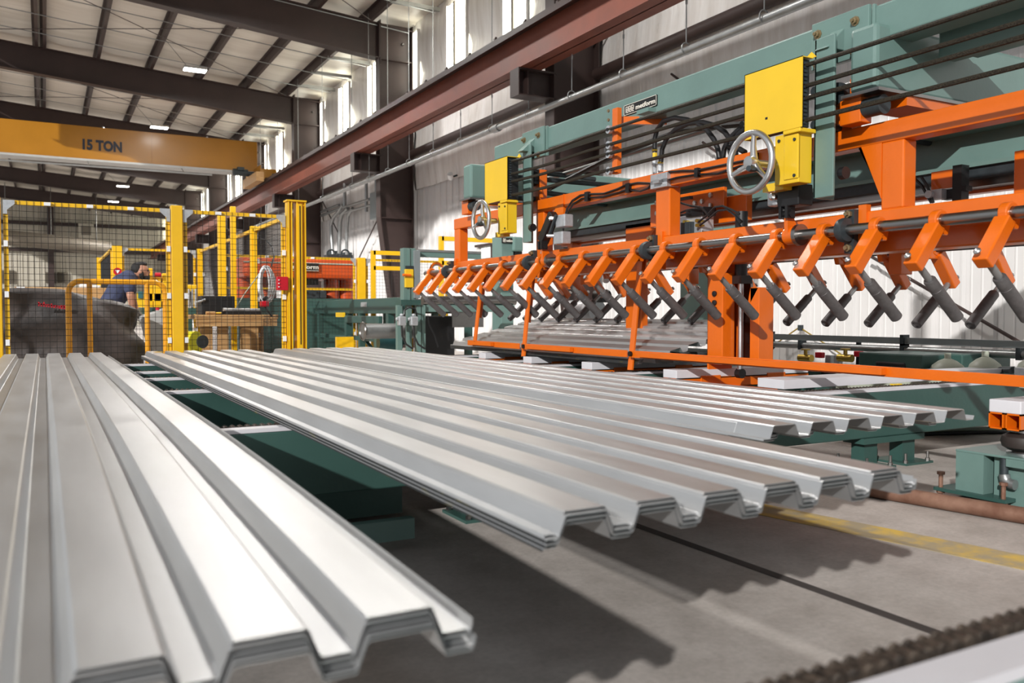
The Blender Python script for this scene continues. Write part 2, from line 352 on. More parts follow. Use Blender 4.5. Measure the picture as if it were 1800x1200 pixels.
# steel frames: tapered column, tapered rafter, runway bracket
fn = ['first', 'second', 'third', 'fourth', 'fifth', 'sixth', 'seventh', 'eighth']
for k in range(1, 8):
    y = FR[k]; L = thing('steel_portal', (7.0, y, 0), 'dark brown tapered steel portal frame, %s from the camera along the right wall' % fn[k - 1], 'steel frame', 'brown portal frames of the hall')
    c = MB(); t = .012; fw_ = .13
    c.prism([(7.06, 0), (7.45, 0), (7.45, 7.3), (6.66, 7.3), (6.66, 2.95)], 'y', y - t / 2, y + t / 2)
    c.box(7.435, 7.46, y - fw_, y + fw_, 0, 7.3)
    c.bar((7.06, y, 0), (6.66, y, 2.95), fw_ * 2, .022); c.bar((6.66, y, 2.95), (6.66, y, 6.5), fw_ * 2, .022)
    c.box(6.66, 7.45, y - fw_ * .8, y + fw_ * .8, 6.48, 6.505); c.box(6.66, 7.45, y - fw_ * .8, y + fw_ * .8, 2.94, 2.96)
    c.build('column', M['brown'], L)
    r = MB(); zt = lambda x: roofz(x) - .25
    zb = lambda x: 6.50 + .118 * (6.66 - x)
    r.prism([(6.68, zb(6.68)), (6.68, zt(6.68)), (-2.7, zt(-2.7)), (-2.7, zb(-2.7) - .3)], 'y', y - t / 2, y + t / 2)
    r.bar((6.68, y, zb(6.68)), (-2.7, y, zb(-2.7) - .3), fw_ * 2, .02); r.bar((7.45, y, zt(7.45)), (-2.7, y, zt(-2.7)), fw_ * 2, .02)
    r.build('rafter', M['brown'], L)
    MB().box(6.645, 6.665, y - fw_, y + fw_, 6.35, 7.32).box(6.67, 6.69, y - fw_, y + fw_, 6.35, 7.34).build('end_plate', M['brown'], L)
    b = MB(); b.box(6.06, 6.66, y - .008, y + .008, 3.96, 4.34); b.box(6.06, 6.70, y - fw_, y + fw_, 4.32, 4.345); b.box(6.06, 6.70, y - fw_, y + fw_, 3.95, 3.97); b.box(6.05, 6.065, y - fw_, y + fw_, 3.95, 4.345); b.box(6.20, 6.215, y - fw_, y + fw_, 3.96, 4.33)
    b.build('runway_bracket', M['brown'], L)
    for z in (6.9, 4.9):
        MB().lathe([(.03, 0), (.03, .02), (.018, .035)], (7.25, y - .01, z), (0, -1, 0), 8).build('brace_nut', M['steel'], L)
# wall girts between the columns
for k in range(0, 5):
    g = MB().tube([(7.42, FR[k] + .1, 4.42), (7.42, FR[k + 1] - .1, 4.42)], .09, 14).build('girt', M['brown'], wr, smooth=True)
# wall bracing rods
for (a, b) in ((at(665, 383, X=7.4), at(628, 460, X=7.4)), (at(1530, 450, X=7.45), at(1800, 606, X=7.45)), (at(1240, 175, X=7.45), at(1180, 130, X=7.45)), (at(1235, 250, X=7.45), at(1320, 310, X=7.45)), (at(1080, 15, X=7.4), at(1030, 100, X=7.4)), (at(1430, 420, X=7.45), at(1300, 330, X=7.45)), (at(560, 340, X=7.4), at(600, 420, X=7.4))):
    MB().tube([a, b], .017, 6).build('brace_rod', M['brown'], wr)

# runway beam
rw = thing('runway_beam', (6.25, 20, 4.345), 'long red-brown crane runway beam running along the right wall', 'crane runway')
zb_, zt_ = 4.345, 4.93
MB().box(6.24, 6.26, 0, YEND - 2, zb_, zt_).build('web', M['redprimer'], rw)
MB().box(6.07, 6.43, 0, YEND - 2, zb_, zb_ + .025).build('bottom_flange', M['redprimer'], rw)
MB().box(6.07, 6.43, 0, YEND - 2, zt_ - .025, zt_).box(6.05, 6.07, 0, YEND - 2, zt_ - .09, zt_).build('top_flange', M['brown'], rw)
MB().box(6.22, 6.28, 0, YEND - 2, zt_, zt_ + .06).build('rail', M['brown'], rw)
for k in range(24):
    y = 8.0 + k * .9
    MB().obox((6.10, y, zt_ + .012), (.10, .05, .024)).lathe([(.02, 0), (.02, .03)], (6.08, y, zt_ + .02), (0, 0, 1), 6).build('rail_clip', M['brown'], rw)

# conduit hung from the roof in front of the wall
cp = thing('hanging_pipe', (6.4, 15, 3.76), 'grey pipe hung on rods and rings along the right wall', 'pipe')
MB().tube([(6.4, 2.0, 3.75), (6.4, 14, 3.755), (6.4, 30, 3.76)], .045, 12).build('pipe', M['pipe'], cp, smooth=True)
for y in (12.2,): MB().cyl((6.4, y - .09, 3.755), (6.4, y + .09, 3.755), .062).build('coupling', M['pipe'], cp, smooth=True)
for k in range(16):
    y = 6.4 + k * 1.19 if k < 12 else 19.5 + (k - 11) * 2.4
    rg = MB().torus((6.4, y, 3.78), (0, 1, 0), .065, .008, 16, 6).build('ring', M['pipe'], cp, smooth=True)
    MB().cyl((6.4, y, 3.84), (6.4, y, roofz(6.4) - .1), .007, n=6).build('hanger_rod', M['pipe'], rg)
    MB().obox((6.4, y, 4.3 if k % 2 else 4.25), (.018, .018, .05)).build('turnbuckle', M['pipe'], rg)

# high-bay lamps: fixture with its own light
for k, y in enumerate((8.4, 15.9, 23.2, 30.9, 38.4, 46.0, 52.6)):
    nm = ['above the stacking machine', 'before the nearest visible frame', 'largest and nearest in view', 'just above the crane girder, second in view', 'hidden behind the crane girder', 'third in view, below the crane girder', 'smallest and farthest in view'][k]
    lp = thing('high_bay_lamp', (3.48, y, 7.0), 'white rectangular LED high-bay lamp, %s' % nm, 'ceiling lamp', 'LED high-bay lamps under the roof')
    MB().box(3.2, 3.76, y - .16, y + .16, 7.0, 7.06).build('housing', M['grey'], lp)
    MB().box(3.22, 3.74, y - .14, y + .14, 6.985, 6.999).build('led_panel', M['lamp'], lp)
    MB().tube([(3.3, y, 7.06), (2.72, y - .3, 7.6)], .006, 5).tube([(3.7, y, 7.06), (3.95, y + .1, 7.5)], .004, 5).build('hanger_wire', M['black'], lp)
    ld = bpy.data.lights.new('lamp_light', 'AREA'); ld.shape = 'RECTANGLE'; ld.size = .5; ld.size_y = .26; ld.energy = 220; ld.color = (1, .97, .93)
    lo_ = bpy.data.objects.new('lamp_light', ld); COL.objects.link(lo_); lo_.parent = lp; lo_.location = (0, 0, -.03)

# bridge crane
cr = thing('bridge_crane', (3, 28.2, 5.3), 'long yellow box-girder bridge crane spanning the hall', 'crane')
MB().box(-9, 6.1, 28.2, 28.75, 5.33, 6.29).build('girder', M['cyellow'], cr, bevel=.01)
MB().box(-9, 6.1, 28.14, 28.81, 5.27, 5.33).build('bottom_flange', M['grey'], cr)
MB().box(2.95, 2.965, 28.19, 28.2, 5.33, 6.28).build('weld_seam', M['cyellow'], cr)
text_mesh('lettering', '15 TON', .40, M['navy'], cr, (1.02, 28.19, 5.62), (1, 0, 0), (0, 0, 1), .002, .02, squeeze=.80)
MB().box(6.02, 6.5, 27.3, 29.6, 4.99, 5.32).build('end_truck', M['cyellow'], cr, bevel=.02)
MB().box(5.99, 6.02, 27.3, 29.4, 5.0, 5.42).lathe([(.1, 0), (.1, .05)], (6.0, 27.5, 5.12), (-1, 0, 0), 16).build('wheel_guard', M['cyellow'], cr)
MB().cyl((5.3, 28.0, 5.25), (5.75, 28.0, 5.25), .11).cyl((5.75, 28.0, 5.22), (6.02, 28.0, 5.22), .08).box(5.42, 5.62, 27.84, 28.0, 5.3, 5.4).build('travel_motor', M['castdk'], cr, smooth=True)
MB().prism([(5.72, 26.6), (5.95, 26.6), (5.95, 28.6), (5.72, 28.6)], 'z', 4.82, 5.1).build('festoon_box', M['wood'], cr)
for u in (182, 366): a = at(u, 228 if u < 200 else 243, Y=28.2); MB().lathe([(.03, 0), (.03, .05), (.015, .08)], (a.x, 28.4, 6.29), (0, 0, 1), 8).build('lifting_stud', M['chrome'], cr)
MB().tube([(-3, 27.6, 5.02), (4.6, 27.6, 5.05)], .03, 8).tube([(1.2, 27.6, 5.02), (1.2, 28.3, 5.3)], .015, 6).tube([(3.8, 27.6, 5.05), (3.8, 28.3, 5.3)], .015, 6).build('festoon_track', M['pipe'], cr)

# ------------------------------------------------------------------ ribbed deck sheets
PITCH, RW, WB, DEP = .1524, .084, .0145, .036
def profile():
    p = [(-.040, -DEP - .004), (-.038, -DEP), (-WB, -DEP)]
    for k in range(6):
        x = k * PITCH
        p += [(x - .0015, -.003), (x + .0025, 0), (x + RW - .0025, 0), (x + RW + .0015, -.003)]
        if k < 5: p += [(x + RW + WB - .001, -DEP + .002), (x + RW + WB + .002, -DEP), (x + PITCH - WB - .002, -DEP), (x + PITCH - WB + .001, -DEP + .002)]
    x = 5 * PITCH + RW
    p += [(x + WB, -DEP), (x + WB + .036, -DEP), (x + WB + .041, -DEP + .012)]
    return p
PROF = profile()
def sheet(name, x0, zt, y0, y1, droop, label, group, tilt=0, sup=3.0, seg=14, edge=False):
    t = .0016; mb = MB(); n = len(PROF); rows = []
    for j in range(seg + 1):
        s = j / seg; y = y0 + (y1 - y0) * (s ** 1.4)
        dz = -droop * max(0, (sup - y) / max(.01, sup - y0)) ** 1.7 if y0 < sup else 0
        ct, st = math.cos(tilt), math.sin(tilt)
        rows.append([(x0 + px * ct - pz * st, y, zt + px * st + pz * ct + dz) for (px, pz) in PROF])
    for r_ in rows: mb.v += r_
    for r_ in rows: mb.v += [(a - t * (1 if False else 0), b, c - t) for (a, b, c) in r_]
    m = (seg + 1) * n
    for j in range(seg):
        for i in range(n - 1):
            a = j * n + i; mb.f.append((a, a + 1, a + n + 1, a + n)); mb.f.append((m + a, m + a + n, m + a + n + 1, m + a + 1))
        for i in (0, n - 1):
            a = j * n + i; q = (a, a + n, m + a + n, m + a); mb.f.append(q if i == 0 else q[::-1])
    for j in (0, seg):
        for i in range(n - 1):
            a = j * n + i; q = (a, m + a, m + a + 1, a + 1); mb.f.append(q if j == 0 else q[::-1])
    o = mb.build(name, M['galv'])
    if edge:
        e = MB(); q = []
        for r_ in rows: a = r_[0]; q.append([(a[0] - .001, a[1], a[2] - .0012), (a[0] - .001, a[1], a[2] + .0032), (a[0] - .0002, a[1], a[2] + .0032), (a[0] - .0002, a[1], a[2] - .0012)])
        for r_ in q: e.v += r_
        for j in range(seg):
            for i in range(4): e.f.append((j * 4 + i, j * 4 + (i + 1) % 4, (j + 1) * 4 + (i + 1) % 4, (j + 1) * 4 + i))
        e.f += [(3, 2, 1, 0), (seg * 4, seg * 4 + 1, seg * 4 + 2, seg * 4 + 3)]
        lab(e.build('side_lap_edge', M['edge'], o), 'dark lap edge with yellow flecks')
    return tag(o, label, 'metal sheet', group)
ORD = ['', 'second', 'third', 'fourth', 'fifth', 'sixth', 'seventh', 'eighth']
def stack(x0, zt, y0, y1, droop, cnt, toplab, lowlab, group, off=0.0, step=.0046, edge=True):
    for k in range(cnt):
        j = random.uniform(-.012, .012) if k else 0
        sheet('deck_sheet', x0 + (random.uniform(-.003, .003) if k else 0), zt - k * step, y0 + j + (off if k else 0), y1 + j, droop,
              toplab if k == 0 else lowlab % ORD[k], group, edge=edge and k > 0)
stack(-.436, .474, .952, 7.85, .032, 6, 'top ribbed deck sheet of the nearest stack at lower left', 'ribbed deck sheet, %s from the top of the nearest lower-left stack', 'sheets of the lower-left stack')
stack(.760, .474, 1.205, 7.88, .006, 6, 'top ribbed deck sheet of the middle stack between the other two', 'ribbed deck sheet, %s from the top of the middle stack', 'sheets of the middle stack')
stack(1.772, .488, 1.72, 7.55, 0, 8, 'top ribbed deck sheet of the stack beside the orange machine, its end overhanging', 'ribbed deck sheet, %s from the top of the stack beside the orange machine', 'sheets of the stack beside the orange machine', off=.13)
MB().box(.80, .865, 7.60, 7.72, .4745, .4755).build('yellow_tag', M['yellow'], None)
tag(bpy.data.objects['yellow_tag'], 'yellow paper tag on the far corner of the middle stack', 'tag')

# ------------------------------------------------------------------ transfer conveyors under the stacks
CT = .412
cvl = ['closest one, cutting the lower right corner', 'the one running out right past the air-spring lift', 'third from the camera, seen in the gap between stacks', 'fourth from the camera, seen in the gap between stacks', 'fifth from the camera, seen in the gap between stacks', 'farthest, at the far ends of the stacks']
for k, y in enumerate((.60, 3.0, 4.6, 5.55, 6.2, 7.15)):
    x0, x1 = (.35, 3.0) if k == 0 else ((-1.2, 6.4) if k == 1 else (-1.2, 4.8))
    t = thing('transfer_conveyor', ((x0 + x1) / 2, y, 0), 'green chain transfer conveyor beam, ' + cvl[k], 'conveyor', 'chain conveyors carrying the sheet stacks')
    h = .24
    MB().box(x0, x1, y - .05, y + .07, CT - .015 - h, CT - .018).build('beam', M['green_dk'] if k else M['green'], t, bevel=.006)  # nearest beam left pale, the others darkened for shade on one paint
    MB().box(x0, x1, y - .052, y + .008, CT - .018, CT - .004).build('guide_strip', M['uhmw'], t)
    lk = MB(); x = x0; ph = .0254
    while x < min(x1, 6.0):
        for yy in (y + .022, y + .050): lk.prism([(x, CT - .017), (x + .004, CT - .004), (x + .011, CT), (x + .016, CT), (x + .0225, CT - .004), (x + .0248, CT - .017)], 'y', yy, yy + .006)
        lk.box(x + .006, x + .02, y + .028, y + .05, CT - .016, CT - .003); x += ph
    lab(tag(lk.build('chain', M['chain'], t), kind='stuff'), 'dark roller chain of many links')
    for x in ((.5, 2.6) if k == 0 else ((-.9, 1.5, 2.9, 3.75, 4.05, 5.9) if k == 1 else (-.9, 1.5, 2.9, 4.6))):
        w = .06 if x not in (3.75, 4.05) else .05
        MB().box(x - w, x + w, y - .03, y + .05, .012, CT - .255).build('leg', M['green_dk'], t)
        ft = MB().box(x - .11, x + .11, y - .10, y + .12, 0, .012).build('foot_plate', M['green_dk'], t)
        for (a, b) in ((-.09, -.08), (.09, -.08), (.09, .10), (-.09, .10)): MB().lathe([(.012, 0), (.012, .014), (.007, .016), (.007, .05)], (x + a, y + b, .012), (0, 0, 1), 6).build('anchor_bolt', M['steel'], ft)
    if k == 1:
        MB().box(3.66, 4.14, y - .06, y + .07, CT - .285, CT - .255).build('leg_cap', M['green_dk'], t)
        MB().box(3.25, 5.2, y + .09, y + .27, CT + .006, CT + .052).build('wear_pad', M['uhmw'], t)
        MB().box(4.0, 4.07, y + .03, y + .052, CT, CT + .006).build('chain_mark', M['yellow'], t)
    if k in (1, 2, 3):
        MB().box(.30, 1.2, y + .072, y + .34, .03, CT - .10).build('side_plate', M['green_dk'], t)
        MB().box(.35, 1.1, y - .30, y - .26, .03, .10).build('tie_plate', M['green'], t)

# rusty pipe and loose hoses on the floor
tag(MB().tube([(3.00, 3.6, .032), (3.12, 2.6, .032), (3.30, 1.6, .032), (3.42, .9, .032)], .032, 14).build('rusty_pipe', M['rust'], None, smooth=True), 'long rusty steel pipe lying on the concrete floor', 'pipe')
hs = [(4.3, 3.5, .02), (4.8, 3.7, .02), (5.3, 3.62, .02), (5.9, 3.2, .02), (6.4, 2.8, .02)]
tag(MB().tube(hs, .02, 8).build('floor_hose', M['cream'], None, smooth=True), 'pale hose trailing on the floor behind the conveyor leg', 'hose')
tag(MB().tube([(p[0] + .15, p[1] - .16 + .05 * math.sin(i * 2), .012) for i, p in enumerate(hs)], .012, 8).build('floor_hose', M['hose'], None, smooth=True), 'thin black hose on the floor beside the pale hose', 'hose')

# ------------------------------------------------------------------ air-spring lifts with white pads
def lift(Y, xa, xb, label, full=True):
    t = thing('pad_lift', (xa, Y, 0), label, 'lift', 'air-spring lifts with white pads')
    ztop = .452
    MB().box(xa, xb, Y - .065, Y + .065, ztop - .052, ztop).build('white_pad', M['uhmw'], t, bevel=.004)
    f = MB()
    for (a, b) in ((-.065, -.004), (.004, .065)):
        for (p, q, r_, s) in ((a, b, ztop - .118, ztop - .112), (a, b, ztop - .058, ztop - .052), (a, a + .006, ztop - .118, ztop - .052), (b - .006, b, ztop - .118, ztop - .052)):
            f.box(xa, xb, Y + p, Y + q, r_, s)
    f.build('twin_tube_frame', M['orange'], t)
    for x in (xa + .19, xa + .75):
        if x < xb: MB().box(x, x + .16, Y - .072, Y + .072, ztop - .122, ztop - .04).build('clamp_band', M['orange'], t, bevel=.003)
    if not full: return t
    ax = xa + .10
    MB().lathe([(.05, .236), (.05, .246), (.062, .248), (.086, .262), (.092, .283), (.086, .304), (.062, .318), (.05, .320), (.05, .334)], (ax, Y - .03, 0), (0, 0, 1), 28).build('air_spring', M['rubber'], t, smooth=True)
    MB().lathe([(.07, .232), (.07, .240)], (ax, Y - .03, 0), (0, 0, 1), 24).lathe([(.06, .322), (.06, .334)], (ax, Y - .03, 0), (0, 0, 1), 24).build('spring_plate', M['chrome'], t, smooth=True)
    MB().box(xa - .022, xb + .1, Y - .102, Y + .192, .222, .232).box(xa - .021, xa - .01, Y - .101, Y - .02, .19, .2225).build('top_plate', M['green'], t, bevel=.003)
    MB().box(xa - .02, xa - .008, Y + .07, Y + .19, .062, .224).box(xa - .008, xb, Y + .178, Y + .19, .062, .222).box(xa - .008, xa + .2, Y + .07, Y + .08, .062, .222).build('box_bracket', M['green'], t)
    MB().box(xa + .03, xb, Y - .099, Y - .09, 0, .222).box(xa + .02, xa + .03, Y - .10, Y + .05, 0, .222).box(xa + .03, xb, Y + .04, Y + .049, 0, .222).build('support_column', M['green'], t)
    bp = MB().box(xa - .05, xa + .3, Y - .04, Y + .27, .048, .062).build('base_plate', M['green_dk'], t)
    for (a, b) in ((-.03, -.02), (-.03, .25)):
        MB().lathe([(.008, 0), (.008, .036), (.017, .038), (.017, .05), (.009, .051), (.009, .115), (.016, .116), (.016, .128)], (xa + a, Y + b, 0), (0, 0, 1), 8).build('levelling_bolt', M['rust'], bp)
    MB().box(xa - .03, xa + .3, Y - .02, Y + .22, 0, .02).build('shim_pad', M['black'], t)
    MB().cyl((xa - .002, Y - .005, .222), (xa - .002, Y - .005, .150), .015).build('air_pipe', M['castdk'], t, smooth=True)
    MB().tube([(xa - .002, Y - .005, .156), (xa - .002, Y - .008, .138), (xa - .002, Y - .018, .126), (xa - .002, Y - .034, .120), (xa - .002, Y - .050, .120)], .021, 12).build('pipe_elbow', M['pipe'], t, smooth=True)
    return t
lift(2.035, 3.36, 5.4, 'orange twin-tube lift with white pad on a round black air spring at right')
for k, y in enumerate((4.13, 5.05, 5.9, 6.7)):
    lift(y, 3.37, 4.5, 'orange lift bar with white pad under the machine, ' + ['nearest, its end in view', 'second from the camera', 'third from the camera', 'farthest of them'][k], full=True)

# sheets inside the machine: a flat stack and a tilted sheet coming down on it
stack(3.45, .535, 4.50, 7.45, 0, 8, 'top flat-lying ribbed sheet of the stack under the roller arms', 'ribbed sheet, %s from the top of the flat stack under the roller arms', 'sheets of the stack inside the machine')
sheet('deck_sheet', 3.47, .562, 4.25, 7.3, 0, 'tilted ribbed sheet leaning inside the machine above the flat stack', 'sheets of the stack inside the machine', tilt=R(13))

# ------------------------------------------------------------------ orange stacking machine
XF = 3.47; XG_ = 3.20
sm = thing('stacking_machine', (3.6, 4.5, 0), 'long orange stacking machine with two rows of roller arms, handwheels and yellow guards', 'machine')
MB().box(XF, XF + .10, 1.0, 7.5, 1.60, 1.70).build('upper_beam', M['orange'], sm, bevel=.008)
MB().box(XF, XF + .12, 1.0, 7.5, 1.185, 1.288).build('lower_beam', M['orange'], sm, bevel=.008)
MB().box(XF + .10, XF + .24, 1.0, 7.5, 1.095, 1.20).build('lower_beam', M['orange'], sm, bevel=.008)
for (a, b) in ((2.595, 2.716), (4.27, 4.412), (5.82, 5.94), (7.38, 7.5), (1.2, 1.32)):
    MB().box(XF + .005, XF + .095, a, b, 1.286, 1.602).build('frame_post', M['orange'], sm, bevel=.008)
MB().prism([(2.714, 1.605), (2.86, 1.605), (2.86, 1.66), (2.714, 1.345)], 'x', XF + .02, XF + .034).build('gusset', M['orange'], sm)
MB().prism([(2.714, 1.62), (2.87, 1.69), (2.714, 1.34)], 'x', XF + .004, XF + .018).build('gusset', M['orange'], sm)
# bracket plates rising from the upper beam that carry the cross shafts
dyb = at(940, 320, X=3.5).y - at(1475, 200, X=3.5).y
for dy in (0, dyb):
    ba, bb_ = at(1457, 220, X=3.5).y + dy, at(1493, 220, X=3.5).y + dy
    z0_, z1_ = at(1475, 268, X=3.5).z, at(1475, 180, X=3.5).z
    MB().box(XF + .03, XF + .045, bb_, ba, z0_, z1_).box(XF + .03, XF + .10, bb_ - .015, bb_, z0_, z1_ + .10).prism([(bb_ - .015, z1_ - .02), (bb_ - .055, z0_ + .12), (bb_ - .015, z0_ + .12)], 'x', XF + .03, XF + .045).build('bearing_bracket', M['orange'], sm, bevel=.003)
    MB().lathe([(.022, 0), (.058, .004), (.062, .03), (.058, .056), (.022, .06)], (XF - .01, (ba + bb_) / 2, z1_ + .035), (1, 0, 0), 22).box(XF - .01, XF + .05, bb_, ba, z1_ - .015, z1_ + .005).build('pillow_block', M['castdk'], sm, smooth=True)
    for dz in (.035, -.13): MB().cyl((XG_ + .12, (ba + bb_) / 2, z1_ + dz), (4.35, (ba + bb_) / 2, z1_ + dz), .021).build('cross_shaft', M['castdk'], sm, smooth=True)
# shafts
XS, ZS = 3.40, 1.20
MB().cyl((XS, 1.0, ZS), (XS, 8.02, ZS), .026, n=20).build('arm_shaft', M['steel'], sm, smooth=True)
XR, ZR = 4.27, 1.158
MB().cyl((XR, 1.2, ZR), (XR, 8.02, ZR), .026, n=20).build('arm_shaft', M['castdk'], sm, smooth=True)
# roller arm: collar and box arm, rod, roller, bolt
def arm_meshes(sx):
    d1 = Vector((-.63 * sx, 0, -.78)); d2 = Vector((.77 * sx, 0, -.64)); tip = d1 * .232
    a = MB(); a.lathe([(.027, -.02), (.046, -.02), (.046, .02), (.027, .02), (.027, -.02)], (0, 0, 0), (0, 1, 0), 24)
    a.bar(d1 * .035, d1 * .265, .066, .058)
    a.lathe([(.027, -.016), (.060, -.016), (.060, .016), (.027, .016)], d1 * .0 + Vector((.012 * sx, 0, -.016)), (0, 1, 0), 5)
    ao = a.build('swing_arm', M['orange'], None, bevel=.006)
    r_ = MB(); r_.cyl(tip, tip + d2 * .13, .0155, n=14); ro = r_.build('rod', M['pipe'], None, smooth=True)
    q = MB(); q.lathe([(.015, .118), (.024, .118), (.027, .124), (.027, .180), (.028, .181), (.028, .374), (.024, .378), (.018, .378), (.018, .372)], tip, d2, 20); qo = q.build('roller', M['roller'], None, smooth=True)
    n_ = MB(); n_.lathe([(.015, .0), (.015, .006), (.009, .010), (.009, .004)], tip + Vector((-.025 * sx, 0, 0)) - d2 * .034 + d1 * .0, -d2, 10)
    no = n_.build('pivot_bolt', M['chrome'], None)
    return ao, (ro, qo, no)
def place_arms(sx, X, Z, ys_):
    ao, subs = arm_meshes(sx); first = True
    for y in ys_:
        a = ao if first else ao.copy()
        if not first: COL.objects.link(a)
        a.parent = sm; a.location = Vector((X, y, Z)) - sm.location
        for s in subs:
            c = s if first else s.copy()
            if not first: COL.objects.link(c)
            c.parent = a; c.location = (0, 0, 0)
        first = False
place_arms(1, XS, ZS, [2.059 + .3064 * k for k in range(20)])
place_arms(-1, XR, ZR, [1.46 + .3064 * k for k in range(21)])
# shaft bearings on plates
for u, v in ((1485, 408), (1138, 445), (930, 468), (786, 482)):
    y = at(u, v, X=XS).y
    b = MB().lathe([(.03, -.024), (.056, -.02), (.060, 0), (.056, .02), (.03, .024)], (XS, y, ZS), (0, 1, 0), 24).box(XS + .03, XF, y - .028, y + .028, ZS - .11, ZS + .10).build('shaft_bearing', M['castdk'], sm, smooth=True)
    for dz in (-.085, .078): MB().lathe([(.019, 0), (.019, .016), (.011, .018), (.011, .03)], (XS + .03, y, ZS + dz), (-1, 0, 0), 6).build('bolt', M['boltz'], b)
    MB().box(XF - .012, XF + .02, y - .075, y - .03, ZS - .12, ZS + .12).build('bearing_mount', M['orange'], b)
# crank lugs on the shaft with clevises (under each actuator)
for u, v in ((1393, 405), (962, 455)):
    y = at(u, v, X=XS).y
    MB().lathe([(.027, -.03), (.046, -.03), (.046, .03), (.027, .03)], (XS, y, ZS), (0, 1, 0), 20).prism([(XS - .045, ZS), (XS - .05, ZS + .12), (XS - .02, ZS + .12), (XS + .03, ZS + .03)], 'y', y - .012, y + .012).build('crank_lug', M['orange'], sm, smooth=True)
    MB().lathe([(.027, -.012), (.055, -.012), (.055, .012), (.027, .012)], (XS, y - .05, ZS), (0, 1, 0), 24).build('shaft_collar', M['steel'], sm, smooth=True)
    MB().box(XS - .07, XS - .015, y - .03, y - .013, ZS + .085, ZS + .15).box(XS - .07, XS - .015, y + .013, y + .03, ZS + .085, ZS + .15).cyl((XS - .04, y - .036, ZS + .108), (XS - .04, y + .036, ZS + .108), .02).build('clevis', M['black'], sm)

# heavy lift leg with hydraulic cylinder
leg = MB().rX(1243, 480, 1270, 640, 3.62, .10); y0, y1 = at(1243, 560, X=3.62).y, at(1270, 560, X=3.62).y
lp_ = leg.box(3.62, 3.82, y0 - .012, y0, .30, 1.10).build('lift_leg', M['orange'], sm, bevel=.005)
for v in (484, 516, 532, 543, 550): 
    a = at(1257, v, X=3.62); MB().lathe([(.017, 0), (.017, .012), (.012, .014)], (3.62, a.y, a.z), (-1, 0, 0), 10).build('bolt', M['black'], lp_)
MB().rX(1274, 430, 1296, 640, 3.78, .10).build('lift_leg', M['orange'], sm, bevel=.005)
MB().box(3.62, 3.9, at(1330, 560, X=3.72).y, y0, .28, .34).build('leg_foot', M['orange'], sm, bevel=.004)
MB().rX(1318, 505, 1334, 640, 3.74, .12).prism([(at(1334, 505, X=3.74).y, at(1326, 505, X=3.74).z), (at(1312, 520, X=3.74).y, at(1312, 548, X=3.74).z), (at(1318, 520, X=3.74).y, at(1316, 505, X=3.74).z)], 'x', 3.74, 3.80).build('lift_leg', M['orange'], sm, bevel=.004)
MB().rX(1306, 495, 1319, 640, 3.80, .02).build('guide_bar', M['steel'], sm)
a = at(1303, 430, X=3.74); yc = a.y
cy = MB().cyl((3.74, yc, at(1303, 492, X=3.74).z), (3.74, yc, at(1303, 372, X=3.74).z), .038, n=20).build('hydraulic_cylinder', M['black'], sm, smooth=True)
zc = at(1303, 490, X=3.74).z
MB().box(3.695, 3.785, yc - .05, yc + .05, zc - .03, zc + .02).build('cylinder_gland', M['black'], cy)
MB().cyl((3.74, yc, zc - .03), (3.74, yc, .44), .017).build('piston_rod', M['chrome'], cy, smooth=True)
MB().lathe([(.03, -.02), (.03, .02)], (3.74, yc, .43), (0, 1, 0), 14).build('rod_eye', M['black'], cy)
MB().box(3.70, 3.703, yc - .012, yc + .012, zc + .22, zc + .25).build('label_sticker', M['yellow'], cy)
# slide carriage behind, with valve block and hoses
cg = MB().rX(1143, 358, 1165, 398, 3.80, .05).rX(1160, 338, 1272, 372, 3.80, .03).rX(1250, 345, 1312, 390, 3.86, .05).build('slide_carriage', M['orange'], sm, bevel=.004)
for u, v in ((1250, 343), (1250, 361), (1155, 357), (1155, 375), (1235, 354), (1222, 357)):
    a = at(u, v, X=3.80); MB().lathe([(.016, 0), (.016, .012), (.009, .014)], (3.80, a.y, a.z), (-1, 0, 0), 8).build('bolt', M['chrome'], cg)
vb = MB().rX(1188, 378, 1234, 412, 3.70, .10).build('valve_block', M['zinc'], sm, bevel=.006)
MB().rX(1205, 365, 1236, 380, 3.68, .11).build('solenoid', M['black'], vb, bevel=.005)
MB().rX(1196, 390, 1212, 414, 3.66, .05).build('valve_body', M['castdk'], vb, bevel=.004)
for u, v in ((1228, 388), (1228, 396), (1206, 390)): a = at(u, v, X=3.68); MB().cyl((3.66, a.y, a.z), (3.72, a.y, a.z), .012, n=8).build('fitting', M['brass'], vb)
for pts in (((1228, 390), (1243, 378), (1256, 364), (1270, 362), (1285, 368), (1300, 376)), ((1230, 396), (1246, 384), (1262, 370), (1278, 368), (1292, 378), (1302, 392)), ((1188, 352), (1200, 358), (1215, 362), (1232, 364), (1240, 372), (1246, 380)), ((1190, 382), (1196, 374), (1206, 370), (1212, 372))):
    MB().tube([at(u, v, X=3.64) for u, v in pts], .007, 6).build('hose', M['hose'], sm, smooth=True)
MB().rX(1190, 346, 1212, 351, 3.72, .03).build('sensor_bar', M['castdk'], sm)
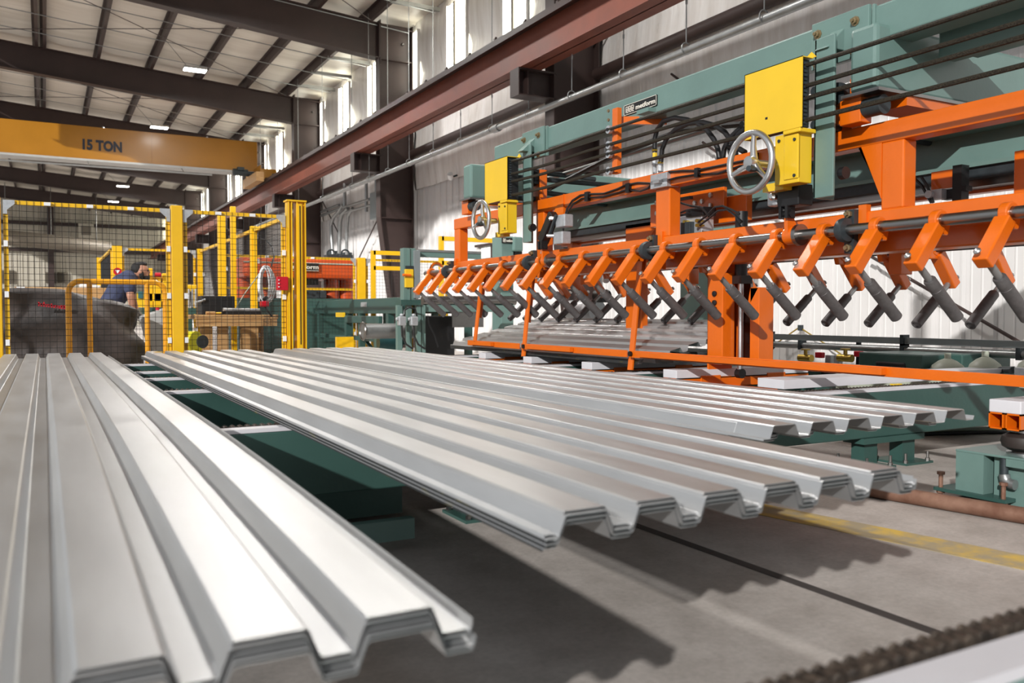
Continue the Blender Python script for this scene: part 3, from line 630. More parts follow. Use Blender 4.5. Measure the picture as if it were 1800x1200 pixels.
# hanging guide posts and front guard rail
for (a, b) in (((848, 478), (834, 608)), ((934, 470), (920, 626)), ((1128, 440), (1108, 650))):
    p, q = at(*a, X=3.50), at(*b, X=3.38)
    gp = MB().bar(p, q, .05, .012).bar(p + Vector((.03, .02, 0)), Vector(p).lerp(Vector(q), .62) + Vector((.03, .03, 0)), .012, .05).build('guide_post', M['orange'], sm)
    c = at(b[0] + 2, b[1] - 22, X=3.35)
    MB().lathe([(.017, 0), (.017, .014)], (3.345, c.y, .535), (-1, 0, 0), 10).build('bolt', M['black'], gp)
for (ya, yb) in ((6.95, 6.0), (5.96, 4.55), (4.5, 1.0)):
    MB().box(3.35, 3.362, yb, ya, .510, .556).build('guard_rail', M['orange'], sm, bevel=.002)
    if ya > 4: MB().bar((3.33, ya - .12, .535), (3.33, (ya * .45 + yb * .55), .535), .03, .03).build('rail_stiffener', M['orange'], sm)
    else: MB().bar((3.325, 4.15, .533), (3.325, 2.35, .533), .034, .034).build('rail_stiffener', M['orange'], sm)

# yellow guard boxes, back plates and handwheels (near one and far one)
XG = 3.20
ya0 = at(1410, 160, X=XG).y; dy2 = at(891, 305, X=XG).y - ya0
zt0, zb0 = at(1410, 97, X=XG).z - .002, at(1410, 222, X=XG).z
L1 = .385
for dy in (0, dy2):
    y0 = ya0 + dy; y1 = y0 + L1; dp = .075 if dy == 0 else .12
    g = MB().box(XG, XG + .004, y0, y1, zb0, zt0).box(XG, XG + dp, y0, y1, zt0 - .004, zt0).box(XG, XG + dp, y1 - .004, y1, zb0, zt0).prism([(y0 + .06, zt0), (y0 - .02, zt0), (y0 + .01, zt0 + .03)], 'x', XG + dp - .004, XG + dp).build('guard_box', M['yellow'], sm)
    MB().box(XG + .012, XG + dp - .006, y0 + .02, y1 - .01, zb0 + .005, zt0 - .008).build('guard_interior', M['black'], g)
    sp = MB()
    for k in range(16): sp.box(XG + .03, XG + .05, y0 + .014, y0 + .021, zb0 + .02 + k * .019, zb0 + .03 + k * .019)
    sp.build('sprocket_chain', M['castdk'], g)
    MB().rX(1345, 206, 1349, 210, XG - .001, .001).build('scuff_mark', M['black'], g) if dy == 0 else None
    yl, yr = y0 + .19, y0 + .035
    lo_b = MB().box(XG + .02, XG + .11, yr, yl, 1.435, zb0 - .012).box(XG, XG + .11, y0 + .01, y0 + .12, zb0 - .02, zb0).build('lower_guard', M['yellow'], sm, bevel=.004)
    MB().box(XG + .014, XG + .03, yr, yr + .09, 1.455, zb0 - .02).build('guard_lip', M['yellow'], lo_b, bevel=.003)
    for (a, b) in ((yr + .02, zb0 - .05), (yr + .02, 1.47), (yl - .03, zb0 - .04)): MB().lathe([(.008, 0), (.008, .006)], (XG + (.014 if a < y0 + .1 else .019), a, b), (-1, 0, 0), 8).build('screw', M['castdk'], lo_b)
    MB().box(XG + .06, XG + .12, yl - .02, yl + .12, 1.42, 1.46).build('guard_foot', M['yellow'], lo_b)
    bp = MB().box(XG + dp + .04, XG + dp + .055, y0 - .09, y0 + .03, 1.36, 2.13).box(XG + dp + .04, XG + .25, y0 + .015, y0 + .03, 1.36, 2.13).prism([(XG + .10, 2.07), (XG + .25, 2.21), (XG + .25, 2.07)], 'y', y0 - .06, y0 + .02).build('back_plate', M['green'], sm, bevel=.004)
    MB().box(XG + .215, XG + .235, y0 - .20, y0 + .14, 2.02, 2.25).box(XG + .235, XG + .255, y0 - .215, y0 - .20, 2.02, 2.25).build('beam_flange', M['green'], bp, bevel=.003)
    for (a, b) in ((.10, .04), (-.125, .04), (-.125, -.11), (.10, -.11)): MB().lathe([(.024, 0), (.024, .004), (.016, .005), (.016, .018), (.009, .02), (.009, .03)], (XG + .215, y0 + a, 2.15 + b), (-1, 0, 0), 8).build('bolt', M['boltz'], bp)
    MB().lathe([(.03, 0), (.03, .03)], (XG + .17, y0 - .09, 1.47), (0, -1, 0), 12).build('plate_knob', M['black'], bp)
    # handwheel
    wc = Vector((XG - .12, y0 + .215, 1.545)); hw = MB()
    hw.torus(wc, (1, 0, 0), .144, .0165, 44, 10)
    hwo = hw.build('handwheel', M['chrome'], sm, smooth=True)
    for k in range(3):
        a = R(100 + 120 * k); e = Vector((0, math.cos(a), math.sin(a))); MB().tube([wc + e * .02 + Vector((.02, 0, 0)), wc + e * .08 + Vector((.006, 0, 0)), wc + e * .14], [.021, .014, .013], 10).build('spoke', M['chrome'], hwo, smooth=True)
    MB().lathe([(.012, -.022), (.03, -.018), (.034, .0), (.028, .03), (.018, .05), (.018, .14)], wc, (1, 0, 0), 18).build('hub', M['chrome'], hwo, smooth=True)
    MB().lathe([(.012, 0), (.016, -.03), (.014, -.06)], wc + Vector((0, -.03, -.04)), (1, .3, 0), 12).build('lock_knob', M['castdk'], hwo, smooth=True)
# four cords running between the guards and on to the right
for k, sl in enumerate((.3255, .2985, .2825, .2538)):
    z = .8 + sl * 1.131 * 3.245; pts = []
    for j in range(30):
        y = .9 + (ya0 + dy2 - .0 - .9) * j / 29
        sag = -.010 * math.sin(math.pi * (y - 4.9) / 1.1) if y > 4.9 else 0
        pts.append((3.245, y, z + sag))
    MB().tube(pts, .0112, 8).build('drive_chain', M['rope'], sm, smooth=True)
# chain idler bracket hung from the green beam
ib = MB().rX(1076, 190, 1085, 305, 3.29, .035).build('idler_bracket', M['orange'], sm, bevel=.002)
p = at(1085, 213, X=3.34); MB().bar((3.31, p.y, p.z), (3.62, p.y - .16, p.z + .0), .05, .035, Vector((0, 0, 1))).build('bracket_arm', M['orange'], ib)
for v in (196, 212): a = at(1079, v, X=3.33); MB().lathe([(.011, 0), (.011, .008)], (3.29, a.y, a.z), (-1, 0, 0), 6).build('bolt', M['boltz'], ib)
for v in (228, 255, 271, 300):
    a = at(1071, v, X=3.25); MB().lathe([(.010, -.012), (.026, -.012), (.026, .012), (.010, .012)], (3.25, a.y, a.z), (1, 0, 0), 18).build('idler_roller', M['zinc'], ib, smooth=True)
    MB().lathe([(.011, 0), (.011, .008)], (3.238, a.y, a.z), (-1, 0, 0), 8).build('roller_pin', M['black'], ib)
# large hoses and their fittings over the upper beam
for pts in (((1151, 268), (1151, 245), (1155, 228), (1166, 213), (1186, 207), (1206, 210), (1226, 216), (1243, 229), (1255, 245), (1262, 262), (1265, 282)),
            ((1161, 292), (1164, 262), (1172, 243), (1187, 228), (1210, 217), (1236, 215), (1258, 221), (1274, 232), (1284, 246), (1292, 262), (1294, 275)),
            ((1270, 282), (1273, 262), (1280, 246), (1294, 232), (1304, 224)), ((1288, 275), (1290, 252), (1298, 236), (1310, 226)), ((1285, 272), (1280, 258), (1300, 262), (1310, 268))):
    MB().tube([at(u, v, X=3.52) for u, v in pts], .016, 10).build('hydraulic_hose', M['hose'], sm, smooth=True)
for u, v0, v1 in ((1151, 266, 306), (1161, 288, 318)):
    p, q = at(u, v0, X=3.52), at(u, v1, X=3.52); f = MB().cyl(q, p, .014, n=8).lathe([(.02, 0), (.02, .05)], q + Vector((0, 0, .06)), (0, 0, 1), 6).build('hose_fitting', M['zinc'], sm)
    MB().lathe([(.019, 0), (.019, .012)], p, (0, 0, 1), 12).lathe([(.017, -.05), (.017, -.01)], p, (0, 0, 1), 6).build('crimp_ring', M['yellow'], f)
mf = MB().rX(1143, 305, 1172, 330, 3.44, .10).build('manifold_block', M['zinc'], sm, bevel=.003)
MB().rX(1147, 316, 1158, 322, 3.41, .04).build('fitting', M['chrome'], mf)
for pts in (((990, 412), (991, 390), (996, 368), (1006, 352), (1020, 343), (1032, 341), (1062, 340), (1085, 332), (1100, 325), (1122, 321), (1144, 322), (1160, 312), (1176, 302), (1200, 300), (1222, 300), (1260, 292), (1300, 284), (1310, 282)),
            ((993, 395), (998, 372), (1008, 358), (1022, 349), (1034, 347), (1060, 346), (1088, 338), (1104, 333), (1126, 336), (1140, 330), (1148, 318)),
            ((1168, 318), (1190, 312), (1222, 307), (1262, 305), (1300, 292), (1312, 290))):
    MB().tube([at(u, v, X=XF - .012) for u, v in pts], .0065, 7).build('cable', M['hose'], sm, smooth=True)
for u, v in ((1030, 345), (1102, 330), (1223, 303), (1325, 276)): MB().rX(u - 3, v - 8, u + 3, v + 8, XF - .025, .025).build('cable_clip', M['black'], sm)
# shelf bracket with black air cylinder and valves (far), gearmotor (near)
MB().prism([(at(992, 350, X=XF).y, 1.70), (at(968, 375, X=XF).y, at(972, 385, X=XF).z), (at(992, 385, X=XF).y, at(992, 392, X=XF).z)], 'x', XF - .01, XF + .02).build('cylinder_bracket', M['orange'], sm)
ac = MB().bar(at(974, 376, X=3.40), at(954, 425, X=3.40), .075, .07).build('air_cylinder', M['black'], sm, bevel=.008)
MB().bar(at(978, 378, X=3.36), at(964, 418, X=3.36), .02, .02).build('sensor_rail', M['castdk'], ac)
for u, v in ((984, 388), (980, 418)):
    vv = MB().rX(u - 8, v - 11, u + 8, v + 11, 3.37, .08).build('flow_valve', M['zinc'], ac, bevel=.008)
    q = at(u - 9, v - 4, X=3.37); MB().cyl((3.34, q.y + .03, q.z), (3.40, q.y - .02, q.z), .016).build('valve_knob', M['chrome'], vv, smooth=True)
MB().cyl(at(954, 425, X=3.40), at(952, 446, X=3.38), .010).build('cylinder_rod', M['chrome'], ac, smooth=True)
gm = MB().rX(1366, 325, 1404, 362, 3.33, .10).rX(1372, 312, 1392, 328, 3.35, .06).build('air_cylinder', M['black'], sm, bevel=.006)
vv = MB().rX(1348, 330, 1366, 362, 3.35, .06).build('flow_valve', M['zinc'], gm, bevel=.01)
a = at(1357, 345, X=3.33); MB().lathe([(.022, 0), (.022, .02), (.012, .03)], (3.35, a.y, a.z), (-1, 0, 0), 12).build('valve_knob', M['chrome'], vv, smooth=True)
MB().rX(1374, 316, 1384, 328, 3.345, .004).build('label_sticker', M['yellow'], gm)
MB().cyl(at(1384, 362, X=3.37), at(1382, 384, X=3.36), .012).build('cylinder_rod', M['chrome'], gm, smooth=True)
# sensor bracket hanging behind the frame at right, and the right-hand carriage
sb = MB().rX(1637, 300, 1674, 332, 4.0, .02).build('sensor_plate', M['orange'], sm)
MB().rX(1674, 290, 1690, 355, 3.98, .06).rX(1690, 326, 1698, 335, 3.98, .05).rX(1655, 333, 1675, 350, 3.99, .05).build('sensor_column', M['black'], sb)
a = at(1638, 342, X=3.96); MB().rX(1630, 333, 1655, 350, 3.95, .05).lathe([(.02, 0), (.02, .02)], (3.95, a.y, a.z), (-1, 0, 0), 12).build('valve', M['zinc'], sb)
for d in (0, 12): MB().tube([at(1608 + d, 314 - d * .2, X=3.95), at(1620 + d * .8, 326, X=3.95), at(1628 + d * .6, 340, X=3.95), at(1637 + d * .3, 356, X=3.95)], .008, 6).build('hose', M['hose'], sb, smooth=True)
MB().rX(1782, 262, 1830, 345, 3.95, .12).build('carriage', M['orange'], sm, bevel=.004)
# rear diagonal braces and plates under the beam (behind the front arms)
for (u0, v0, u1, v1) in ((1100, 470, 1128, 600), (1020, 440, 1040, 500)):
    MB().rX(u0, v0, u1, v1, 4.05, .06).build('rear_post', M['orange'], sm, bevel=.004)
MB().prism([(at(1100, 400, X=4.1).y, 1.50), (at(1160, 400, X=4.1).y, 1.50), (at(1122, 400, X=4.1).y, 1.24), (at(1100, 400, X=4.1).y, 1.24)], 'x', 4.1, 4.14).build('rear_gusset', M['orange'], sm)
for y in (2.2, 3.2, 5.0, 6.6): MB().box(XR - .05, XR + .05, y - .04, y + .04, ZR - .14, 1.53).build('shaft_hanger', M['orange'], sm, bevel=.004)
# motor and gear cluster far behind the arms
mc = MB().cyl(at(1005, 545, X=4.6), at(1050, 545, X=4.6), .10, n=18).build('drive_motor', M['zinc'], sm, smooth=True)
MB().cyl(at(1050, 520, X=4.5), at(1066, 520, X=4.5), .06).build('motor_fan_cover', M['black'], mc, smooth=True)
MB().cyl(at(1066, 492, X=4.6), at(1064, 492, X=4.75), .03).build('gauge', M['white'], mc, smooth=True)

# ------------------------------------------------------------------ green gantry carrying the machine
gg = thing('green_gantry', (4.4, 4.6, 0), 'pale green steel gantry with long top beam, cross beams and nameplate above the orange machine', 'gantry')
MB().box(3.45, 3.62, .6, 6.62, 2.075, 2.245).build('top_beam', M['green'], gg, bevel=.012)
for (ya, yb) in ((2.66, 2.81), (6.90, 7.06)):
    MB().box(3.36, 6.6, ya, yb, 1.83, 2.135).build('cross_beam', M['green'], gg, bevel=.02)
    MB().box(3.34, 5.4, ya - .03, yb + .03, 1.815, 1.83).build('beam_shoe', M['steel'], gg)
    MB().box(3.55, 5.2, ya - .02, yb + .02, 1.77, 1.815).build('slide_plate', M['orange'], gg)
    MB().lathe([(.02, -.05), (.045, -.05), (.045, .05), (.02, .05)], (3.42, ya + .05, 1.765), (0, 1, 0), 18).build('slide_roller', M['castdk'], gg, smooth=True)
    MB().box(3.38, 3.46, ya + .1, yb + .07, 1.70, 1.82).build('roller_bracket', M['orange'], gg, bevel=.004)
    MB().box(6.3, 6.55, ya - .02, yb + .02, 0.02, 1.83).build('gantry_column', M['green'], gg, bevel=.01)
    MB().box(6.15, 6.7, ya - .15, yb + .15, 0, .02).build('foot_plate', M['green'], gg)
MB().box(4.20, 4.23, 1.0, 6.85, 1.535, 1.73).box(4.08, 4.36, 1.0, 6.85, 1.72, 1.74).box(4.08, 4.36, 1.0, 6.85, 1.53, 1.55).build('slide_rail', M['green'], gg)
MB().box(4.10, 4.16, 1.0, 6.85, 1.475, 1.53).build('bearing_rail', M['castdk'], gg)
MB().box(4.16, 4.30, 1.0, 6.85, 1.44, 1.475).build('bottom_strip', M['steel'], gg)
MB().box(4.28, 4.34, 1.0, 6.85, 1.425, 1.44).build('edge_strip', M['orange'], gg)
# post and second beam at upper right
MB().box(3.48, 3.60, at(1645, 30, X=3.48).y, at(1615, 30, X=3.48).y, 2.135, 3.0).build('post', M['green'], gg, bevel=.008)
MB().box(3.47, 3.68, at(1655, 60, X=3.5).y, at(1570, 40, X=3.5).y, 2.135, 2.16).build('post_flange', M['green'], gg)
MB().rX(1650, 18, 1850, 75, 3.70, .12).build('upper_beam', M['green'], gg, bevel=.008)
MB().rX(1650, 55, 1760, 70, 3.72, .3).build('beam_seat', M['green'], gg, bevel=.004)
for u, v in ((1577, 45), (1606, 38)): a = at(u, v, X=3.5); MB().lathe([(.016, 0), (.016, .02), (.009, .022), (.009, .03)], (3.5, a.y, 2.16 if u < 1650 else a.z), (0, 0, 1), 6).build('bolt', M['boltz'], gg)
MB().cyl((3.95, 1.0, 2.12), (3.95, 7.0, 1.98), .02).build('stay_tube', M['pipe'], gg, smooth=True)
MB().tube([at(940, 345, X=3.8), at(1076, 275, X=3.8), at(1200, 228, X=3.8), at(1304, 218, X=3.8)], .02, 8).build('hose_bundle', M['hose'], gg, smooth=True)
for v0, v1 in ((300, 315), (335, 350)): MB().cyl(at(930, v0, X=3.55), at(1045, v1, X=4.3), .022).build('cross_tube', M['castdk'], gg, smooth=True)
MB().rX(960, 320, 1010, 372, 4.6, .1).rX(1190, 285, 1330, 330, 4.5, .1).build('rear_panel', M['green'], gg)
MB().rX(1195, 475, 1250, 590, 5.2, .2).build('rear_column', M['green'], gg, bevel=.01)
MB().box(3.3, 3.36, at(1150, 200, X=3.44).y - .12, at(1150, 200, X=3.44).y, 2.05, 2.075).build('tab', M['green'], gg)
ya_, yb_ = at(1098, 195, X=3.445).y, at(1155, 175, X=3.445).y
zt_n = at(1126, 176.5, X=3.445).z; zb_n = at(1126, 194.5, X=3.445).z
npl = MB().box(3.440, 3.45, yb_, ya_, zb_n, zt_n).build('nameplate', M['blacksign'], gg)
nb = MB(); w = .003
for (a, b, c, d) in ((yb_, ya_, zt_n - w, zt_n), (yb_, ya_, zb_n, zb_n + w), (yb_, yb_ + w, zb_n, zt_n), (ya_ - w, ya_, zb_n, zt_n)): nb.box(3.438, 3.441, a, b, c, d)
nb.build('nameplate_border', M['letter'], npl)
LW = ya_ - yb_
def metform(parent, org, xd, yd, width, height, mat_, emblem=True):
    org = Vector(org); xd = Vector(xd); yd = Vector(yd); nd = xd.cross(yd)
    def stroke(mb, x0, x1, y0, y1):
        c = [org + xd * (x * width) + yd * (y * height) + nd * e for e in (0, .0015) for (x, y) in ((x0, y0), (x1, y0), (x1, y1), (x0, y1))]
        mb.add(c, [(3, 2, 1, 0), (4, 5, 6, 7), (0, 1, 5, 4), (1, 2, 6, 5), (2, 3, 7, 6), (3, 0, 4, 7)])
    if emblem:
        e = MB(); s = .014
        for k in range(3): 
            x = .06 + k * .09
            stroke(e, x, x + s, .2, .72); stroke(e, x + .03, x + .03 + s, .2, .62); stroke(e, x, x + .075, .74, .82); stroke(e, x + .062, x + .062 + s, .35, .82)
            stroke(e, x + .03, x + .075, .18, .26)
        e.build('emblem', mat_, parent)
    text_mesh('lettering', 'metform', height * .62, mat_, parent, org + xd * (width * (.37 if emblem else .06)) + yd * (height * .26), xd, yd, .001, height * .018, squeeze=(width * (.58 if emblem else .88)) / (height * .62 * 3.45))
metform(npl, (3.4395, ya_, zb_n), (0, -1, 0), (0, 0, 1), LW, zt_n - zb_n, M['letter'])

# ------------------------------------------------------------------ safety fence
def fence_panel(p0, p1, z0, z1, label, brackets=True, clips=0, mesh=True, midrail=None, wire=.0018, mstep=.052):
    p0, p1 = Vector((p0[0], p0[1], 0)), Vector((p1[0], p1[1], 0)); d = (p1 - p0); Ln = d.length; d.normalize(); nrm = Vector((d.y, -d.x, 0))
    t = thing('mesh_fence', tuple((p0 + p1) / 2), label, 'fence', 'yellow mesh fence panels')
    def P(s, z, o=0): return p0 + d * s + Vector((0, 0, z)) + nrm * o
    w = .034
    f = MB(); f.bar(P(0, z1 - w / 2), P(Ln, z1 - w / 2), w, w, nrm).bar(P(0, z0 + w / 2), P(Ln, z0 + w / 2), w, w, nrm).bar(P(w / 2, z0), P(w / 2, z1), w, w, nrm).bar(P(Ln - w / 2, z0), P(Ln - w / 2, z1), w, w, nrm)
    f.build('panel_frame', M['fyellow'], t)
    if midrail: MB().bar(P(0, midrail), P(Ln, midrail), w * .8, w, nrm).build('mid_rail', M['fyellow'], t)
    if mesh:
        g = MB(); k = 0; s = w * .4; o = .022
        while s < Ln: g.tube([P(s, z0, o), P(s, z1, o)], wire, 4, cap=False); s += mstep
        z = z0 + .02
        while z < z1: g.tube([P(0, z, o + .003), P(Ln, z, o + .003)], wire, 4, cap=False); z += mstep
        lab(tag(g.build('wire_mesh', M['black'], t), kind='stuff'), 'dark welded wire mesh')
    if brackets:
        for (a, sg) in ((0, 1), (Ln, -1)):
            b = MB(); pl = [(0, z1), (.085 * sg, z1), (.085 * sg, z1 - .03), (.03 * sg, z1 - .08), (.03 * sg, z1 - .115), (0, z1 - .115)]
            b.add([P(a + x, z, .026) for x, z in pl] + [P(a + x, z, .030) for x, z in pl], [tuple(range(6)), tuple(range(11, 5, -1))] + [(i, i + 6, (i + 1) % 6 + 6, (i + 1) % 6) for i in range(6)])
            b.build('corner_bracket', M['zinc'], t)
            for z in (z1 - .36, z1 - .78, z1 - 1.18):
                if z > z0: MB().obox(P(a + .016 * sg, z, .028), (.03, .03, .05)).build('clip', M['white'], t)
        for k in range(clips): MB().obox(P(Ln * (k + 1) / (clips + 1), z1 - .018, .026), (.05, .03, .028)).build('clip', M['white'], t)
    return t
def fence_post(x, y, w, z, label, cap=True):
    t = thing('fence_post', (x, y, 0), label, 'post', 'yellow fence posts')
    MB().box(x - w / 2, x + w / 2, y - w / 2, y + w / 2, 0.012, z).build('post', M['fyellow'], t, bevel=.004)
    MB().box(x - w, x + w, y - w, y + w, 0, .012).build('foot_plate', M['fyellow'], t)
    return t
FY, FZ = 8.25, 1.735
fence_panel((-.285, FY), (1.005, FY), .12, FZ, 'mesh fence at left in front of the black tarp, clips on top rail', clips=3)
fence_panel((-1.62, FY), (-.40, FY), .12, FZ, 'mesh fence panel cut by the left edge of the picture')
fence_panel((1.115, FY), (2.035, FY), .12, FZ, 'narrow mesh fence panel in front of the wooden bench', clips=2)
fence_post(-.345, FY, .085, FZ + .02, 'yellow fence post at the left picture edge')
fence_post(1.06, FY, .096, FZ + .03, 'thick yellow fence post between the two front mesh panels')
# light-curtain column at the right corner of the front fence
lc = thing('light_curtain_column', (2.10, FY - .03, 0), 'tall double yellow channel column with black slot strip and red box', 'column')
for (a, b) in ((2.045, 2.085), (2.125, 2.215)):
    MB().box(a, b, FY - .07, FY - .06, .0, 1.86).box(a, a + .012, FY - .10, FY + .02, 0, 1.86).box(b - .012, b, FY - .10, FY + .02, 0, 1.86).build('channel', M['fyellow'], lc)
MB().box(2.135, 2.175, FY - .11, FY - .08, .45, 1.84).build('sensor_strip', M['fyellow'], lc)
MB().box(2.15, 2.158, FY - .114, FY - .11, .5, 1.82).build('lens_slot', M['black'], lc)
MB().box(2.03, 2.22, FY - .11, FY + .02, 1.86, 1.875).build('top_cap', M['fyellow'], lc)
rb = MB().rY(487, 486, 507, 510, FY - .13, .05).build('red_box', M['red'], lc, bevel=.006)
for v in (492, 498, 504): a = at(490, v, Y=FY - .135); MB().lathe([(.006, 0), (.006, .008)], a, (0, -1, 0), 8).build('screw', M['white'], rb)
bb = MB().rY(524, 486, 531, 509, FY - .1, .01).build('bracket', M['yellow'], lc)
for v in (490, 498, 505): a = at(528, v, Y=FY - .104); MB().lathe([(.006, 0), (.006, .003)], a, (0, -1, 0), 8).build('hole', M['black'], bb)
# side and back fences of the cell
fence_panel((2.06, 8.35), (2.06, 9.70), .12, FZ, 'mesh side fence panel right behind the light-curtain column', clips=1)
fence_panel((2.06, 9.80), (2.06, 11.55), .12, FZ, 'mesh side fence panel behind the wooden bench with the hanging hose coil', clips=1)
fence_panel((2.06, 11.65), (2.06, 13.40), .12, FZ, 'farthest mesh side fence panel of the cell', clips=1)
fence_post(2.06, 9.75, .07, FZ + .03, 'yellow fence post on the side fence nearest the hose coil')
fence_post(2.06, 11.6, .07, FZ + .03, 'yellow fence post midway along the side fence')
fence_post(2.06, 13.5, .08, FZ + .03, 'yellow fence post at the far corner of the side fence')
fence_panel((.99, 13.5), (2.0, 13.5), .12, FZ, 'mesh fence panel behind the worker')
bp_ = fence_post(.93, 13.5, .13, FZ + .03, 'broad yellow post with a round red sticker left of the worker')
a = at(205, 477, Y=13.42); MB().lathe([(.055, 0), (.055, .004)], (.93, 13.43, a.z), (0, -1, 0), 20).build('sticker', M['red'], bp_)
MB().prism([(.90, a.z + .02), (.96, a.z + .02), (.93, a.z - .03)], 'y', 13.42, 13.426).build('sticker_mark', M['white'], bp_)
fence_panel((.87, 13.6), (.87, 16.8), .12, FZ, 'dark mesh fence panel running back left of the worker')
fence_post(.87, 16.9, .08, FZ + .05, 'far yellow post with a green light left of the worker')
for (u, vt, yy, w, lb) in ((409, 363, 10.2, .06, 'tall yellow sensor post with an open top, right of centre in the cell'), (389, 378, 10.2, .08, 'tall yellow sensor post beside the open-topped one')):
    q = at(u, vt, Y=yy); fence_post(q.x, yy, w, q.z, lb)
# fences around the press
fence_panel((2.25, 13.0), (at(634, 450, Y=13.0).x - .09, 13.0), .12, 1.66, 'mesh fence panel with a low mid rail in front of the orange press', midrail=1.17, clips=2)
q = at(634, 450, Y=13.0); fence_post(q.x, 13.0, .12, 1.67, 'thick yellow fence post at the right end of the orange press')
fence_panel((q.x + .08, 13.0), (q.x + 1.5, 13.0), .12, 1.66, 'mesh fence panel right of the orange press, before the brown column')
def rail_frame(u0, u1, v0, v1, Y, label):
    a, b = at(u0, v0, Y=Y), at(u1, v0, Y=Y); t = thing('guard_railing', (a.x, Y, 0), label, 'guard rail', 'plain yellow guard frames'); w = .06
    z1, z2 = a.z, at(u0, v1, Y=Y).z
    for x in (a.x, b.x): MB().box(x - w / 2, x + w / 2, Y, Y + w, 0, z1).build('upright', M['fyellow'], t)
    for z in (z1, z2): MB().box(a.x, b.x, Y, Y + w, z - w, z).build('rail', M['fyellow'], t)
rail_frame(657, 722, 440, 467, 12.0, 'plain yellow guard frame left of the green portal')
rail_frame(777, 884, 415, 458, 11.0, 'plain yellow guard frame behind the green portal and handwheel')

# ------------------------------------------------------------------ yellow bump rail
br = thing('bump_rail', (.5, 8.72, 0), 'orange-yellow tubular hoop rail with rounded corners behind the front fence', 'rail')
yb = 8.72; A = at(121, 560, Y=yb).x; B_ = at(291, 560, Y=yb).x; zt = at(200, 495, Y=yb).z; pts = [(A, yb, 0)]
for k in range(7): a = math.pi / 2 * k / 6; pts.append((A + .10 - .10 * math.cos(a), yb, zt - .10 + .10 * math.sin(a)))
for k in range(7): a = math.pi / 2 * k / 6; pts.append((B_ - .10 + .10 * math.sin(a), yb, zt - .10 + .10 * math.cos(a)))
pts.append((B_, yb, 0)); MB().tube(pts, .025, 12).build('hoop', M['ryellow'], br, smooth=True)
for u in (158, 259): x = at(u, 560, Y=yb).x; MB().cyl((x, yb, 0), (x, yb, zt), .023).build('upright', M['ryellow'], br, smooth=True)

# ------------------------------------------------------------------ tarp-covered load
tp = MB(); NA, NL = 110, 34; cx, cy_, ax_, ay_ = .08, 9.9, .76, .62
for j in range(NL + 1):
    h = j / NL
    for i in range(NA):
        a = 2 * math.pi * i / NA; ca, sa = math.cos(a), math.sin(a); e = .42
        sx = math.copysign(abs(ca) ** e, ca); sy = math.copysign(abs(sa) ** e, sa)
        if h < .78: rr, z = 1.06 - .07 * h / .78, h / .78
        else: q = (h - .78) / .22; rr, z = .99 * math.cos(q * math.pi / 2) ** .55 if q < 1 else .0, 1 + .05 * math.sin(q * math.pi / 2)
        x = cx + ax_ * sx * rr; y = cy_ + ay_ * sy * rr
        top = .95 + .05 * math.sin((x + .3) * 2.6 + 1.2) - .10 * max(0, (x - .1)) - .35 * max(0, x - .80)
        w = noise.noise((x * 2.2, y * 2.2, z * 2.5)) * .09 + .045 * math.sin(z * 13 + x * 3.0 + 5 * noise.noise((x * 1.3, y, z)))
        tp.v.append((x + sx * w * (1 - q if h >= .78 else 1), y + sy * w * (1 - q if h >= .78 else 1), max(0.0, z * top + (.03 * noise.noise((x * 3, y * 3, 1)) if h > .5 else 0))))
for j in range(NL):
    for i in range(NA): tp.f.append((j * NA + i, j * NA + (i + 1) % NA, (j + 1) * NA + (i + 1) % NA, (j + 1) * NA + i))
tpr = thing('tarp_bundle', (cx, cy_, 0), 'big black tarp draped over a load behind the left fence, with a small red print', 'tarp')
tpo = tp.build('tarp', M['tarp'], tpr, smooth=True)
prn = MB(); x = at(67, 535, Y=9.17).x
for k in range(12):
    hgt = random.uniform(.02, .045); z = at(67, 534 + k * .55, Y=9.17).z
    prn.box(x, x + .012, 9.15, 9.155, z - .02, z - .02 + hgt); prn.box(x, x + .02, 9.15, 9.155, z - .004, z + .006); x += .021
prn.build('red_print', M['red'], tpr)

# ------------------------------------------------------------------ wooden crate behind the tarp
ck = thing('wooden_crate', (.2, 13.0, 0), 'long low plywood crate behind the black tarp', 'crate')
a, b = at(26, 503, Y=13.2), at(192, 545, Y=13.2)
for k in range(3):
    h = (a.z - .30) / 3; MB().box(a.x, b.x, 13.2, 13.23, .30 + k * h, .30 + (k + 1) * h - .006).build('plank', M['wood'], ck)
MB().box(a.x, b.x, 13.23, 14.0, .3, a.z - .01).box(a.x + .1, b.x - .1, 13.3, 13.9, 0, .3).build('crate_body', M['wood'], ck)
MB().rY(29, 504, 44, 520, 13.19, .004).rY(90, 518, 148, 526, 13.17, .02).build('paper_label', M['white'], ck)
wb = thing('white_boxes', tuple(at(160, 497, Y=13.5)), 'white cartons lying on the plywood crate', 'carton')
MB().box(at(140, 495, Y=13.5).x, at(157, 495, Y=13.5).x, 13.4, 13.7, a.z - .008, a.z + .05).build('carton', M['white'], wb, bevel=.01)
MB().box(at(160, 495, Y=13.5).x, at(176, 495, Y=13.5).x, 13.4, 13.7, a.z - .008, a.z + .035).build('carton', M['white'], wb, bevel=.01)

